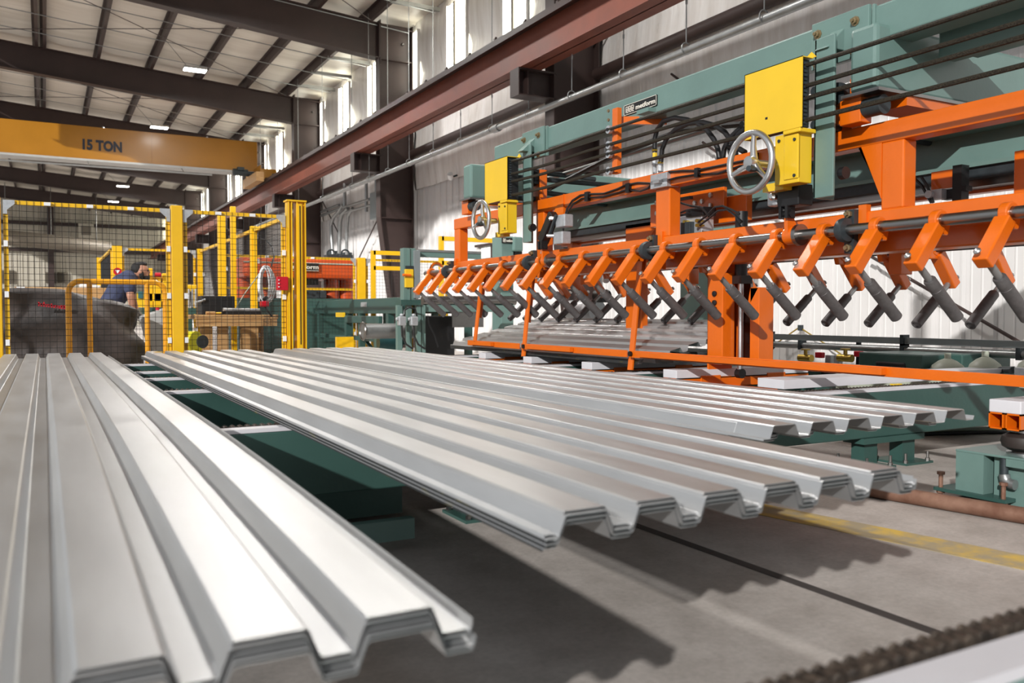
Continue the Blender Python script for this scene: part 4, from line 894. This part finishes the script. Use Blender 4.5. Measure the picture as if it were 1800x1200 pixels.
# ------------------------------------------------------------------ worker
PY = 11.6
pr = thing('person', (at(200, 540, Y=PY).x, PY, 0), 'man in navy t-shirt, dark jeans and grey work gloves leaning forward over a machine', 'person')
def pp(u, v, dy=0): q = at(u, v, Y=PY); return Vector((q.x, PY + dy, q.z))
def blob(name, chains, spheres, m, vox, parent, smooth_it=6):
    b = MB()
    for (pts, rad) in chains:
        q, r_ = [], []
        for i in range(len(pts) - 1):
            for k in range(6): q.append(Vector(pts[i]).lerp(Vector(pts[i + 1]), k / 6)); r_.append(rad[i] + (rad[i + 1] - rad[i]) * k / 6)
        q.append(Vector(pts[-1])); r_.append(rad[-1]); b.tube(q, r_, 14)
        for p, r0 in zip(pts, rad): b.lathe([(r0 * math.sin(math.pi * k / 8) + 1e-4, -r0 * math.cos(math.pi * k / 8)) for k in range(9)], p, (0, 0, 1), 14)
    for (c, s) in spheres:
        vs0 = len(b.v); b.lathe([(math.sin(math.pi * k / 10) + 1e-4, -math.cos(math.pi * k / 10)) for k in range(11)], (0, 0, 0), (0, 0, 1), 18)
        for i in range(vs0, len(b.v)): v_ = b.v[i]; b.v[i] = (c[0] + v_[0] * s[0], c[1] + v_[1] * s[1], c[2] + v_[2] * s[2])
    o = b.build(name, m, parent, smooth=True)
    rm = o.modifiers.new('remesh', 'REMESH'); rm.mode = 'VOXEL'; rm.voxel_size = vox; rm.use_smooth_shade = True
    sm_ = o.modifiers.new('smooth', 'SMOOTH'); sm_.factor = .5; sm_.iterations = smooth_it
    return o
hipL, hipR = pp(190, 541, .10), pp(192, 542, -.10)
shN, shF = pp(224, 490, -.19), pp(229, 491, .19); neck = pp(231, 489); hd = pp(246, 476)
elN, wrN = pp(226, 520, -.24), pp(231, 547, -.22); elF, wrF = pp(236, 520, .26), pp(243, 546, .22)
kneL, kneR = pp(222, 577, .13), pp(214, 580, -.12); ankL, ankR = (pp(212, 600, .14).x, PY + .14, .09), (pp(198, 600, -.1).x, PY - .12, .09)
legs = [([hipL, kneL, ankL], [.095, .068, .05]), ([hipR, kneR, ankR], [.095, .068, .05])]
feet = [([ankL, (ankL[0] + .16, ankL[1], .045)], [.05, .042]), ([ankR, (ankR[0] + .16, ankR[1], .045)], [.05, .042])]
torso = [([pp(191, 541), pp(203, 522), pp(216, 503), pp(226, 492)], [.125, .12, .135, .10])]
body = blob('body', legs + feet + torso + [([neck, pp(238, 482)], [.058, .056]), ([shN, elN, wrN], [.058, .043, .030]), ([shF, elF, wrF], [.058, .043, .030]), ([shN, neck, shF], [.06, .07, .06])],
     [(hd, (.098, .076, .112)), (hd + Vector((.055, 0, -.055)), (.055, .05, .055)), (hd + Vector((.105, 0, -.012)), (.022, .015, .022)), (hd + Vector((.0, -.076, -.01)), (.02, .012, .03)), (hd + Vector((.0, .076, -.01)), (.02, .012, .03)), (hd + Vector((.085, 0, .025)), (.02, .045, .012))], M['skin'], .010, pr, 4)
blob('t_shirt', [([pp(190, 543), pp(203, 521), pp(216, 502), pp(226, 491)], [.138, .136, .152, .118]), ([shN, shN.lerp(elN, .62)], [.080, .068]), ([shF, shF.lerp(elF, .62)], [.080, .068]), ([shN, pp(228, 491), shF], [.08, .085, .08])], [], M['shirt'], .013, pr)
blob('trousers', [([hipL, kneL, (ankL[0], ankL[1], .10)], [.115, .085, .07]), ([hipR, kneR, (ankR[0], ankR[1], .10)], [.115, .085, .07]), ([hipL, hipR], [.12, .12])], [], M['jeans'], .014, pr)
blob('hair', [], [(hd + Vector((-.034, 0, .022)), (.074, .080, .088)), (hd + Vector((.025, 0, .085)), (.066, .064, .034))], M['hair'], .009, pr)
blob('beard', [], [(hd + Vector((.058, 0, -.085)), (.058, .056, .052)), (hd + Vector((.01, -.066, -.045)), (.032, .016, .06)), (hd + Vector((.01, .066, -.045)), (.032, .016, .06)), (hd + Vector((.098, 0, -.048)), (.018, .032, .010))], M['hair'], .008, pr)
for s in (-1, 1): MB().lathe([(.001, -.01), (.009, -.006), (.011, 0), (.009, .006), (.001, .01)], hd + Vector((.088, s * .032, .006)), (1, 0, 0), 10).build('eye', M['black'], pr, smooth=True)
def hand(w, side):
    d = Vector((.35, 0, -.94)).normalized(); nrm = Vector((.94, 0, .35)); ch = [([w, w + d * .05], [.036, .042])]
    for k, ln in enumerate((.062, .075, .07, .055)):
        r0 = w + d * .085 + Vector((0, (k - 1.5) * .021, 0)); ch.append(([w + d * .05 + Vector((0, (k - 1.5) * .018, 0)), r0, r0 + d * ln * .5 + nrm * .012, r0 + d * ln * .8 + nrm * .04], [.016, .0115, .0105, .009]))
    ch.append(([w + d * .03 + Vector((.01, side * .03, 0)), w + d * .06 + Vector((.03, side * .045, 0)), w + d * .095 + Vector((.045, side * .045, 0))], [.016, .013, .011]))
    blob('glove', ch, [], M['glove'], .006, pr, 2)
hand(wrN, 1); hand(wrF, -1)
for an in (ankL, ankR): blob('shoe', [([(an[0], an[1], .06), (an[0] + .09, an[1], .05), (an[0] + .18, an[1], .04)], [.058, .055, .04])], [], M['black'], .012, pr, 2)

# ------------------------------------------------------------------ wooden bench and what lies on it
wt = thing('wooden_bench', tuple((at(415, 560, Y=9.4).x, 9.6, 0)), 'rough pine timber workbench behind the mesh fence', 'workbench')
a, b = at(343, 553, Y=9.4), at(489, 571, Y=9.4); TZ = a.z
for k in range(4): MB().box(a.x, b.x, 9.4 + k * .16, 9.4 + k * .16 + .155, TZ - .045, TZ).build('plank', M['wood'], wt, bevel=.003)
MB().box(a.x + .01, b.x - .01, 9.41, 9.45, b.z - .01, TZ - .045).build('apron', M['wood'], wt)
for (u0, u1) in ((354, 374), (384, 402), (425, 455), (463, 482)):
    x0, x1 = at(u0, 590, Y=9.43).x, at(u1, 590, Y=9.43).x; MB().box(x0, x1, 9.44 + (.5 if u0 > 460 else 0), 9.53 + (.5 if u0 > 460 else 0), 0, b.z).build('leg', M['wood'], wt, bevel=.003)
tc_ = thing('tool_case', tuple((at(384, 540, Y=9.75).x, 9.75, TZ)), 'black square tool case standing on the wooden bench', 'case')
MB().box(at(354, 530, Y=9.7).x, at(413, 530, Y=9.7).x, 9.7, 9.95, TZ, at(384, 520, Y=9.7).z).build('case_body', M['black'], tc_, bevel=.008)
MB().tube([at(345, 531, Y=9.68), at(353, 529, Y=9.68), at(361, 526, Y=9.68)], .012, 8).build('case_handle', M['zinc'], tc_, smooth=True)
tt = thing('tool_tray', tuple((at(430, 548, Y=9.5).x, 9.5, TZ)), 'flat black tray of white paper tubes on the wooden bench', 'tray')
MB().box(at(398, 548, Y=9.46).x, at(460, 548, Y=9.46).x, 9.46, 9.7, TZ, TZ + .035).build('tray', M['black'], tt, bevel=.006)
MB().cyl((at(392, 543, Y=9.55).x, 9.55, TZ + .055), (at(458, 545, Y=9.55).x, 9.58, TZ + .05), .018).build('paper_tube', M['white'], tt, smooth=True)
yt = thing('hand_tool', tuple((at(370, 549, Y=9.45).x, 9.45, TZ)), 'yellow-handled hand tool lying at the left of the bench top', 'tool')
MB().cyl((at(362, 549, Y=9.45).x, 9.45, TZ + .018), (at(378, 549, Y=9.45).x, 9.46, TZ + .018), .018).build('grip', M['wood'], yt, smooth=True)
MB().cyl((at(378, 549, Y=9.45).x, 9.46, TZ + .018), (at(390, 550, Y=9.45).x, 9.47, TZ + .018), .009).build('shank', M['yellow'], yt, smooth=True)
# hose coil hung on the side fence
hc = thing('hose_coil', tuple((2.0, 9.75, 0.9)), 'coil of white hose with a red clamp hanging by the bench', 'hose')
c = at(468, 501, Y=9.3)
for k, (rx, ox) in enumerate(((.05, -.02), (.065, -.01), (.08, .0), (.06, .02), (.075, .03))):
    pts = [(c.x + ox + rx * math.cos(t_ * 2 * math.pi / 24), 9.3 + .012 * k, c.z + .02 * (k % 2) + .185 * math.sin(t_ * 2 * math.pi / 24)) for t_ in range(25)]
    MB().tube(pts, .008, 7).build('hose_loop', M['white'], hc, smooth=True)
MB().rY(459, 529, 473, 539, 9.27, .08).build('clamp', M['red'], hc, bevel=.01)
MB().tube([at(466, 538, Y=9.3), at(472, 548, Y=9.3), at(478, 556, Y=9.3)], .01, 6).tube([at(462, 528, Y=9.3), at(470, 522, Y=9.3)], .02, 6).build('strap', M['black'], hc)
MB().tube([at(463, 470, Y=9.3), at(450, 489, Y=9.35), at(430, 516, Y=9.45), at(415, 541, Y=9.5)], .006, 6).build('loose_end', M['cream'], hc, smooth=True)
MB().tube([at(458, 420, Y=9.6), at(468, 422, Y=9.55), at(479, 434, Y=9.5), at(482, 450, Y=9.4), at(477, 468, Y=9.35)], .008, 6).build('black_cable', M['hose'], hc, smooth=True)
# black sheeting heaped under the bench
for (uc, w, h, lb) in ((388, .30, .22, 'small heap of black sheeting under the left of the bench'), (462, .42, .42, 'larger heap of black sheeting under the right of the bench')):
    q = at(uc, 620, Y=9.15); hb = MB(); n_ = 22
    for j in range(n_ + 1):
        for i in range(n_ + 1):
            x, y = (i / n_ - .5) * 2, (j / n_ - .5) * 2; e = max(0, 1 - (abs(x) ** 2.4 + abs(y) ** 2.4) ** (1 / 2.4))
            hb.v.append((q.x + x * w, 9.12 + y * .24, max(0, h * 1.4 * e ** .6 * (.62 + .3 * x * (1 if uc > 400 else -.2)) + .07 * noise.noise((x * 3, y * 3, uc)) * min(1, e * 5))))
    for j in range(n_):
        for i in range(n_): hb.f.append((j * (n_ + 1) + i, j * (n_ + 1) + i + 1, (j + 1) * (n_ + 1) + i + 1, (j + 1) * (n_ + 1) + i))
    tag(hb.build('black_sheeting', M['tarp'], None, smooth=True), lb, 'sheeting', 'heaps of black sheeting')
# yellow-green motor, sloped console, yellow machinery deeper in the cell
lm = thing('small_motor', tuple((at(338, 600, Y=9.0).x, 9.0, 0)), 'lime-yellow round motor with a dark shaft hole at the foot of the fence', 'motor')
q = at(336, 602, Y=9.0); MB().cyl((q.x - .06, 9.1, q.z), (q.x + .05, 9.0, q.z), .115, n=24).box(q.x - .09, q.x + .07, 8.98, 9.2, 0, q.z - .06).build('motor_body', M['lime'], lm, smooth=True)
MB().lathe([(.028, .0), (.062, .0), (.066, .02), (.03, .02)], (q.x + .09, 8.93, q.z + .01), (.5, -1, 0), 20).build('shaft_ring', M['castdk'], lm, smooth=True)
cn = thing('console', tuple((at(278, 590, Y=10.3).x, 10.3, 0)), 'light grey control console with a sloping top beside the worker', 'console')
x0, x1 = at(252, 580, Y=10.3).x, at(303, 580, Y=10.3).x; z0, z1 = at(252, 556, Y=10.3).z, at(300, 538, Y=10.3).z
MB().prism([(x0, z0 - .03), (x0, z0), (x1, z1), (x1 + .1, z1), (x1 + .1, .3), (x0 + .1, .3)], 'y', 10.3, 10.75).box(x0 + .12, x1 + .1, 10.33, 10.7, 0, .3).build('console_body', M['grey'], cn, bevel=.008)
MB().lathe([(.02, 0), (.02, .03)], (x0 + .16, 10.4, z0 + .07), (0, 0, 1), 14).build('push_button', M['red'], cn)
ym = thing('yellow_feeder', tuple((at(275, 510, Y=12.7).x, 12.7, 0)), 'yellow feeder machine with red wheels and chrome rods behind the worker', 'machine')
for (u0, v0, u1, v1) in ((260, 471, 269, 540), (270, 487, 284, 540), (286, 480, 296, 543), (300, 500, 346, 512), (255, 515, 300, 530)): MB().rY(u0, v0, u1, v1, 12.7, .25).build('frame_member', M['fyellow'], ym, bevel=.01)
MB().rY(250, 541, 345, 552, 12.6, .5).box(at(258, 552, Y=12.7).x, at(264, 552, Y=12.7).x, 12.7, 12.8, 0, .8).box(at(330, 552, Y=12.7).x, at(338, 552, Y=12.7).x, 12.7, 12.8, 0, .8).build('bed', M['green_dk'], ym)
for u in (255, 276): q = at(u, 483, Y=12.65); MB().cyl((q.x - .03, 12.64, q.z), (q.x + .05, 12.64, q.z), .032).build('red_wheel', M['red'], ym, smooth=True)
for k in range(4): u = 326 + k * 6; MB().cyl(at(u, 508, Y=12.6), at(u, 540, Y=12.6), .016).build('chrome_rod', M['chrome'], ym, smooth=True)
MB().rY(241, 515, 254, 540, 12.4, .05).build('notice_board', M['yellow'], ym); MB().rY(243, 512, 252, 524, 12.38, .02).build('board_print', M['tealmotor'], ym)

# ------------------------------------------------------------------ orange press behind the fence
ps = thing('press', (3.6, 14.3, 0), 'big orange press with rounded top, columns and a black nameplate', 'press')
MB().rY(428, 452, 625, 489, 14.2, 1.1).build('crown', M['orange_far'], ps, bevel=.06)
MB().rY(428, 461, 626, 463, 14.18, .02).build('crown_seam', M['cream'], ps)
for u in (582, 609): q = at(u, 500, Y=14.7); MB().cyl((q.x, 14.7, .55), (q.x, 14.7, at(u, 487, Y=14.7).z), .135, n=24).build('press_column', M['orange_far'], ps, smooth=True)
for u in (430, 470): q = at(u, 500, Y=14.9); MB().cyl((q.x, 14.9, .55), (q.x, 14.9, 1.5), .15, n=24).build('press_column', M['orange_far'], ps, smooth=True)
MB().rY(505, 489, 560, 500, 14.4, .5).rY(515, 508, 562, 524, 14.3, .6).rY(563, 511, 574, 524, 14.3, .3).build('die_set', M['castdk'], ps, bevel=.01)
MB().rY(420, 524, 625, 640, 14.3, .9).build('press_bed', M['green_dk'], ps)
for k in range(5): q = at(522 + k * 9, 514 + (k % 2) * 3, Y=14.28); MB().lathe([(.02, 0), (.02, .01)], q, (0, -1, 0), 8).build('die_hole', M['black'], ps)
npp = MB().rY(513, 461.5, 560, 475.5, 14.15, .03).build('nameplate', M['blacksign'], ps)
a, b = at(513, 475.5, Y=14.148), at(560, 461.5, Y=14.148); metform(npp, (a.x - .02, 14.145, a.z), (1, 0, 0), (0, 0, 1), b.x - a.x + .04, b.z - a.z, M['letter'], emblem=False)
MB().rY(513, 461.3, 560.3, 462, 14.14, .01).rY(513, 475, 560.3, 475.7, 14.14, .01).build('nameplate_border', M['letter'], npp)
for u in (582, 607): q = at(u, 448, Y=14.5); MB().torus((q.x, 14.5, q.z + .02), (0, 1, 0), .07, .015, 18, 6).box(q.x - .1, q.x + .1, 14.4, 14.6, q.z - .06, q.z).build('port_flange', M['castdk'], ps)

# ------------------------------------------------------------------ green exit conveyor and portal
ec = thing('exit_conveyor', (3.8, 11, 0), 'dark green exit conveyor table on braced legs beyond the far sheet ends', 'conveyor')
zt, zb = at(620, 526, X=3.8).z, at(620, 551, X=3.8).z; ya, yb = at(708, 530, X=3.8).y, 13.6
MB().box(3.8, 3.86, ya, yb, zb, zt).box(4.9, 4.96, ya, yb, zb, zt).build('side_beam', M['green_dk'], ec, bevel=.006)
MB().box(3.86, 4.9, ya + .3, yb, zt - .03, zt - .015).build('deck_plate', M['steel'], ec)
for y in (ya + .5, ya + 1.6, ya + 2.2, ya + 3.6):
    for x in (3.8, 4.9): MB().box(x, x + .08, y, y + .09, 0, zb).build('leg', M['green_dk'], ec)
MB().box(3.82, 3.86, ya, yb, .42, .48).build('lower_beam', M['green_dk'], ec)
for (y, z, y2, z2) in ((ya + .5, .48, ya + 1.6, .02), (ya + 1.6, .48, ya + .5, .02), (ya + 2.2, .48, ya + 3.6, .02)): MB().bar((3.84, y, z), (3.84, y2, z2), .05, .02, Vector((1, 0, 0))).build('cross_brace', M['green_dk'], ec)
MB().rX(605, 555, 665, 568, 3.76, .06).build('drive_box', M['green_dk'], ec, bevel=.01)
MB().rX(590, 549, 602, 557, 3.74, .04).build('yellow_switch', M['yellow'], ec)
a = at(637, 534, X=3.79); MB().rX(634, 531, 644, 539, 3.79, .008).build('data_plate', M['zinc'], ec)
q = at(645, 582, Y=9.6); MB().cyl((q.x - .05, 9.6, q.z), (q.x + .62, 9.6, q.z), .09, n=20).build('drum', M['pipe'], ec, smooth=True)
MB().torus((q.x - .05, 9.6, q.z), (1, 0, 0), .10, .014, 20, 6).build('drum_rim', M['steel'], ec, smooth=True)
q = at(662, 602, Y=9.9); MB().cyl((q.x, 9.9, q.z), (q.x + .3, 9.9, q.z), .12).build('motor', M['tealmotor'], ec, smooth=True)
for (u0, u1) in ((592, 622), (683, 702)): MB().rY(u0, 592, u1, 640, 10.4, .06).build('yellow_guard', M['fyellow'], ec)

po = thing('green_portal', (4.4, 8.85, 0), 'pale green portal stand with grey post, roller and white air valves', 'portal stand')
PYY = 8.8
MB().rY(709, 436, 731, 527, PYY, .10).build('post', M['green'], po, bevel=.004)
MB().rY(718, 436, 721, 527, PYY - .012, .014).build('post_rib', M['green'], po)
MB().rY(728, 440, 739, 524, PYY - .03, .06).build('slide_bar', M['panelgrey'], po, bevel=.003)
yx = MB().rY(713, 473, 727, 505, PYY - .04, .04).build('yellow_plate', M['yellow'], po, bevel=.003)
MB().cyl(at(708, 483, Y=PYY - .06), at(722, 484, Y=PYY - .06), .015).build('orange_handle', M['orange'], yx, smooth=True)
MB().rY(714, 467, 727, 475, PYY - .03, .03).build('latch', M['castdk'], yx)
MB().rY(736, 441, 846, 453, PYY + .05, .08).build('top_bar', M['green'], po, bevel=.004)
MB().rY(736, 440, 846, 444, PYY + .04, .02).build('top_rail', M['pipe'], po)
MB().rY(705, 527, 740, 536, PYY - .02, .16).build('table_plate', M['green_dk'], po)
for (u0, u1) in ((699, 707), (716, 724), (733, 740), (742, 748)): MB().rY(u0, 536, u1, 660, PYY + .01, .06).build('leg', M['green'], po)
MB().rY(740, 536, 905, 548, PYY + .05, .08).build('table_beam', M['green'], po, bevel=.004)
MB().cyl(at(742, 529, Y=PYY + .1), at(905, 528, Y=PYY + .1), .055, n=20).build('roller', M['steel'], po, smooth=True)
MB().rY(745, 555, 800, 640, PYY + .3, .3).build('drive_housing', M['black'], po, bevel=.02)
MB().rY(795, 545, 850, 575, PYY + .1, .02).build('chute_plate', M['steel'], po)
for u in (706, 727):
    q = at(u, 564, Y=PYY - .1); vv = MB().obox(q, (.085, .07, .10)).cyl(q + Vector((0, 0, .05)), q + Vector((0, 0, .08)), .022).cyl(q + Vector((-.04, 0, .02)), q + Vector((-.07, 0, .02)), .018).build('air_valve', M['zinc'], po, bevel=.012)
    MB().tube([q + Vector((0, 0, -.05)), at(u + 1, 590, Y=PYY - .1), at(u + 8, 605, Y=PYY - .1), at(u + 20, 613, Y=PYY - .1)], .011, 7).build('air_hose', M['hose'], vv, smooth=True)
MB().tube([at(710, 556, Y=PYY - .09), at(711, 545, Y=PYY - .09), at(719, 540, Y=PYY - .09), at(730, 543, Y=PYY - .09), at(733, 556, Y=PYY - .09)], .010, 7).build('air_hose', M['hose'], po, smooth=True)
MB().tube([at(752, 555, Y=PYY), at(754, 570, Y=PYY), at(764, 590, Y=PYY), at(770, 610, Y=PYY)], .009, 6).build('air_hose', M['hose'], po, smooth=True)
gb = MB().rY(881, 415, 903, 600, 9.4, .25).build('gear_housing', M['green'], po, bevel=.01)
MB().rY(903, 416, 920, 442, 9.35, .3).build('motor_box', M['green'], gb, bevel=.02)
n3 = MB().rY(883, 418, 902, 427, 9.38, .02).build('nameplate', M['blacksign'], gb)
a, b = at(883, 427, Y=9.378), at(902, 418, Y=9.378); metform(n3, (a.x, 9.377, a.z), (1, 0, 0), (0, 0, 1), b.x - a.x, b.z - a.z, M['letter'])
MB().rY(905, 442, 918, 452, 9.4, .1).build('cable_gland', M['black'], gb)
q = at(765, 490, Y=8.9); MB().torus(at(768, 478, Y=8.95), (.3, -1, 0), .10, .016, 24, 8).build('guard_ring', M['orange'], po, smooth=True)
MB().torus(at(768, 478, Y=8.96), (.3, -1, 0), .085, .012, 24, 6).build('belt_ring', M['zinc'], po, smooth=True)

# ------------------------------------------------------------------ hydraulic units and pipes at the right rear
for (z, r_, lb, sq) in ((.594, .03, 'square grey steel rail running along the right rear wall', True), (.527, .027, 'round galvanized pipe below the square rail at the right rear', False)):
    X = 5.6; t = thing('steel_rail' if sq else 'air_main', (X, 3, z), lb, 'pipe')
    ye = at(1228, 598, X=X).y
    if sq: MB().box(X - .02, X + .02, .8, ye, z - .024, z + .024).build('rail', M['panelgrey'], t)
    else: MB().cyl((X, .8, z), (X, ye, z), r_, n=14).build('pipe', M['pipe'], t, smooth=True)
    for u in ((1355, 1410, 1590, 1795) if not sq else (1355, 1590)):
        y = at(u, 600, X=X).y
        MB().box(X - .035, X + .035, y - .015, y + .015, z - .035, z + .045).build('clamp', M['castdk'], t)
    for y in (1.6, 4.6): MB().cyl((X + .05, y, 0), (X + .05, y, z), .02, n=8).build('stand_post', M['castdk'], t)
q = at(1357, 606, X=5.6); tag(MB().torus((5.57, q.y, .52), (.3, 1, 0), .05, .006, 18, 6).torus((5.56, q.y + .02, .50), (.3, 1, .3), .06, .006, 18, 6).cyl((5.56, q.y, .52), (5.56, q.y, .38), .012, n=8).build('cable_tie_bundle', M['hose'], None), 'black cable bundle tied to the pipe behind the lift leg', 'cable')
def hyd(name, label, boxes, group='hydraulic units at the right rear'):
    t = thing(name, (5.4, at(boxes[0][1], 650, X=5.2).y, 0), label, 'hydraulic unit', group)
    for (nm, u0, v0, u1, v1, X, d, m, bv) in boxes: MB().rX(u0, v0, u1, v1, X, d).build(nm, M[m], t, bevel=bv)
    return t
h1 = hyd('hydraulic_unit', 'green hydraulic tank box left of the long white pad', [('tank', 1360, 643, 1435, 740, 5.1, .5, 'green_dk', .01), ('motor_end', 1435, 648, 1466, 668, 5.15, .3, 'black', .03), ('side_plate', 1468, 645, 1482, 740, 5.1, .3, 'cream', .01)])
h2 = hyd('hydraulic_unit', 'green hydraulic unit with dark oval opening in its cover at right rear', [('cover', 1509, 621, 1621, 645, 5.0, .5, 'green_dk', .01), ('tank', 1484, 646, 1660, 740, 4.95, .6, 'cream', .05), ('opening', 1538, 636, 1590, 646, 4.99, .03, 'black', .01), ('warning_strip', 1582, 655, 1622, 661, 4.94, .02, 'yellow', .0)])
h3 = hyd('hydraulic_unit', 'green hydraulic unit with pale domed filters at the right picture edge', [('cover', 1660, 622, 1692, 650, 5.3, .4, 'green_dk', .01), ('cover', 1692, 622, 1730, 650, 5.5, .3, 'green_dk', .01), ('tank', 1640, 655, 1684, 740, 5.05, .6, 'green_dk', .02), ('manifold', 1684, 655, 1860, 668, 5.05, .3, 'green_dk', .01)])
for u, v, r_ in ((1648, 654, .11), (1714, 652, .10), (1802, 652, .10)):
    q = at(u, v, X=5.0); dm = MB().lathe([(r_, -.10), (r_, 0), (r_ * .85, .04), (r_ * .5, .07), (.02, .085), (.02, .12)], (5.1, q.y, q.z), (0, 0, 1), 24).build('filter_dome', M['cream'], h3, smooth=True)
    MB().tube([(5.1, q.y - r_, q.z), (5.08, q.y - r_ - .08, q.z + .01), (5.08, q.y - r_ - .11, q.z - .05)], .03, 10).build('pipe_elbow', M['castdk'], dm, smooth=True)
    MB().lathe([(r_ * .7, -.02), (r_ * .72, -.02), (r_ * .72, .02), (r_ * .7, .02)], (5.0, q.y - .02, q.z), (0, 0, 1), 20).build('band', M['zinc'], dm, smooth=True)
for u in (1416, 1486):
    q = at(u, 629, X=5.1); vv = MB().cyl((5.1, q.y + .06, q.z), (5.1, q.y - .06, q.z), .028).cyl((5.1, q.y, q.z), (5.1, q.y, q.z + .06), .014).lathe([(.035, .06), (.035, .07)], (5.1, q.y, q.z), (0, 0, 1), 14).build('brass_valve', M['brass'], h1, smooth=True)
for u, v in ((1438, 624), (1506, 622)): MB().rX(u - 6, v - 5, u + 6, v + 5, 5.05, .04).build('red_knob', M['red'], h1, bevel=.006)
for u in (1455, 1470): MB().rX(u - 5, 624, u + 5, 643, 5.1, .04).build('valve_stem', M['zinc'], h1, bevel=.004)
q = at(1436, 622, X=5.2)
rc = thing('brass_rod_hanger', (7.5, at(1405, 590, X=7.5).y, .5), 'thin brass rods forming a peak on the right wall', 'rods')
MB().tube([at(1352, 612, X=7.5), at(1405, 575, X=7.5)], .009, 6).tube([at(1405, 575, X=7.5), at(1478, 622, X=7.5)], .009, 6).build('brass_rod', M['brass'], rc)
MB().rX(1402, 571, 1409, 581, 7.48, .03).build('hook', M['castdk'], rc)

# ------------------------------------------------------------------ fittings on the right wall
ep = thing('electrical_panel', tuple(at(658, 360, X=7.3)), 'grey electrical panel box on the wall beside the brown column', 'electrical panel')
MB().rX(650, 336, 668, 384, 7.25, .2).build('enclosure', M['panelgrey'], ep, bevel=.01)
MB().rX(652, 340, 666, 380, 7.24, .012).build('door', M['panelgrey'], ep)
cd = thing('conduit_run', tuple(at(610, 370, X=7.45)), 'bundle of galvanized conduits bending down the wall behind the press', 'conduit')
def wp(*pts): return [at(u, v, X=7.36) for u, v in pts]
for pts, r_ in ((wp((565, 372), (596, 360)), .04), (wp((565, 379), (598, 366)), .04), (wp((603, 365), (650, 350)), .04), (wp((598, 376), (652, 360)), .035), (wp((603, 360), (595, 372), (586, 382), (582, 395), (583, 420), (585, 447)), .05), (wp((612, 366), (601, 376), (598, 390), (597, 420), (596, 452)), .055), (wp((620, 366), (612, 378), (610, 400), (609, 450)), .045), (wp((606, 322), (606, 365)), .05), (wp((644, 318), (644, 372)), .045), (wp((661, 305), (661, 337)), .04)):
    MB().tube(pts, r_, 10).build('conduit', M['pipe'], cd, smooth=True)
for u, v in ((585, 447), (597, 452), (609, 450)): q = at(u, v, X=7.4); MB().obox(q, (.25, .28, .2)).build('junction', M['castdk'], cd, bevel=.02)
sc_ = thing('security_camera', tuple(at(792, 313, X=7.45)), 'small white dome camera on the right wall above the far yellow guard', 'camera')
q = at(792, 312, X=7.40); MB().lathe([(.06, .1), (.06, 0), (.045, -.04), (.01, -.06)], q, (-.4, -.6, .6), 16).build('camera_body', M['white'], sc_, smooth=True)
MB().tube([q, q + Vector((.15, 0, .06))], .02, 8).build('mount_arm', M['castdk'], sc_)
wn += 1
o = struct(MB().rX(846, 433, 892, 452, 7.56, .02).build('window_%d' % wn, M['window2'])); MB().rX(834, 426, 896, 430, 7.54, .05).rX(834, 452, 896, 456, 7.54, .05).rX(862, 430, 864, 452, 7.54, .04).build('window_frame', M['brown'], o)
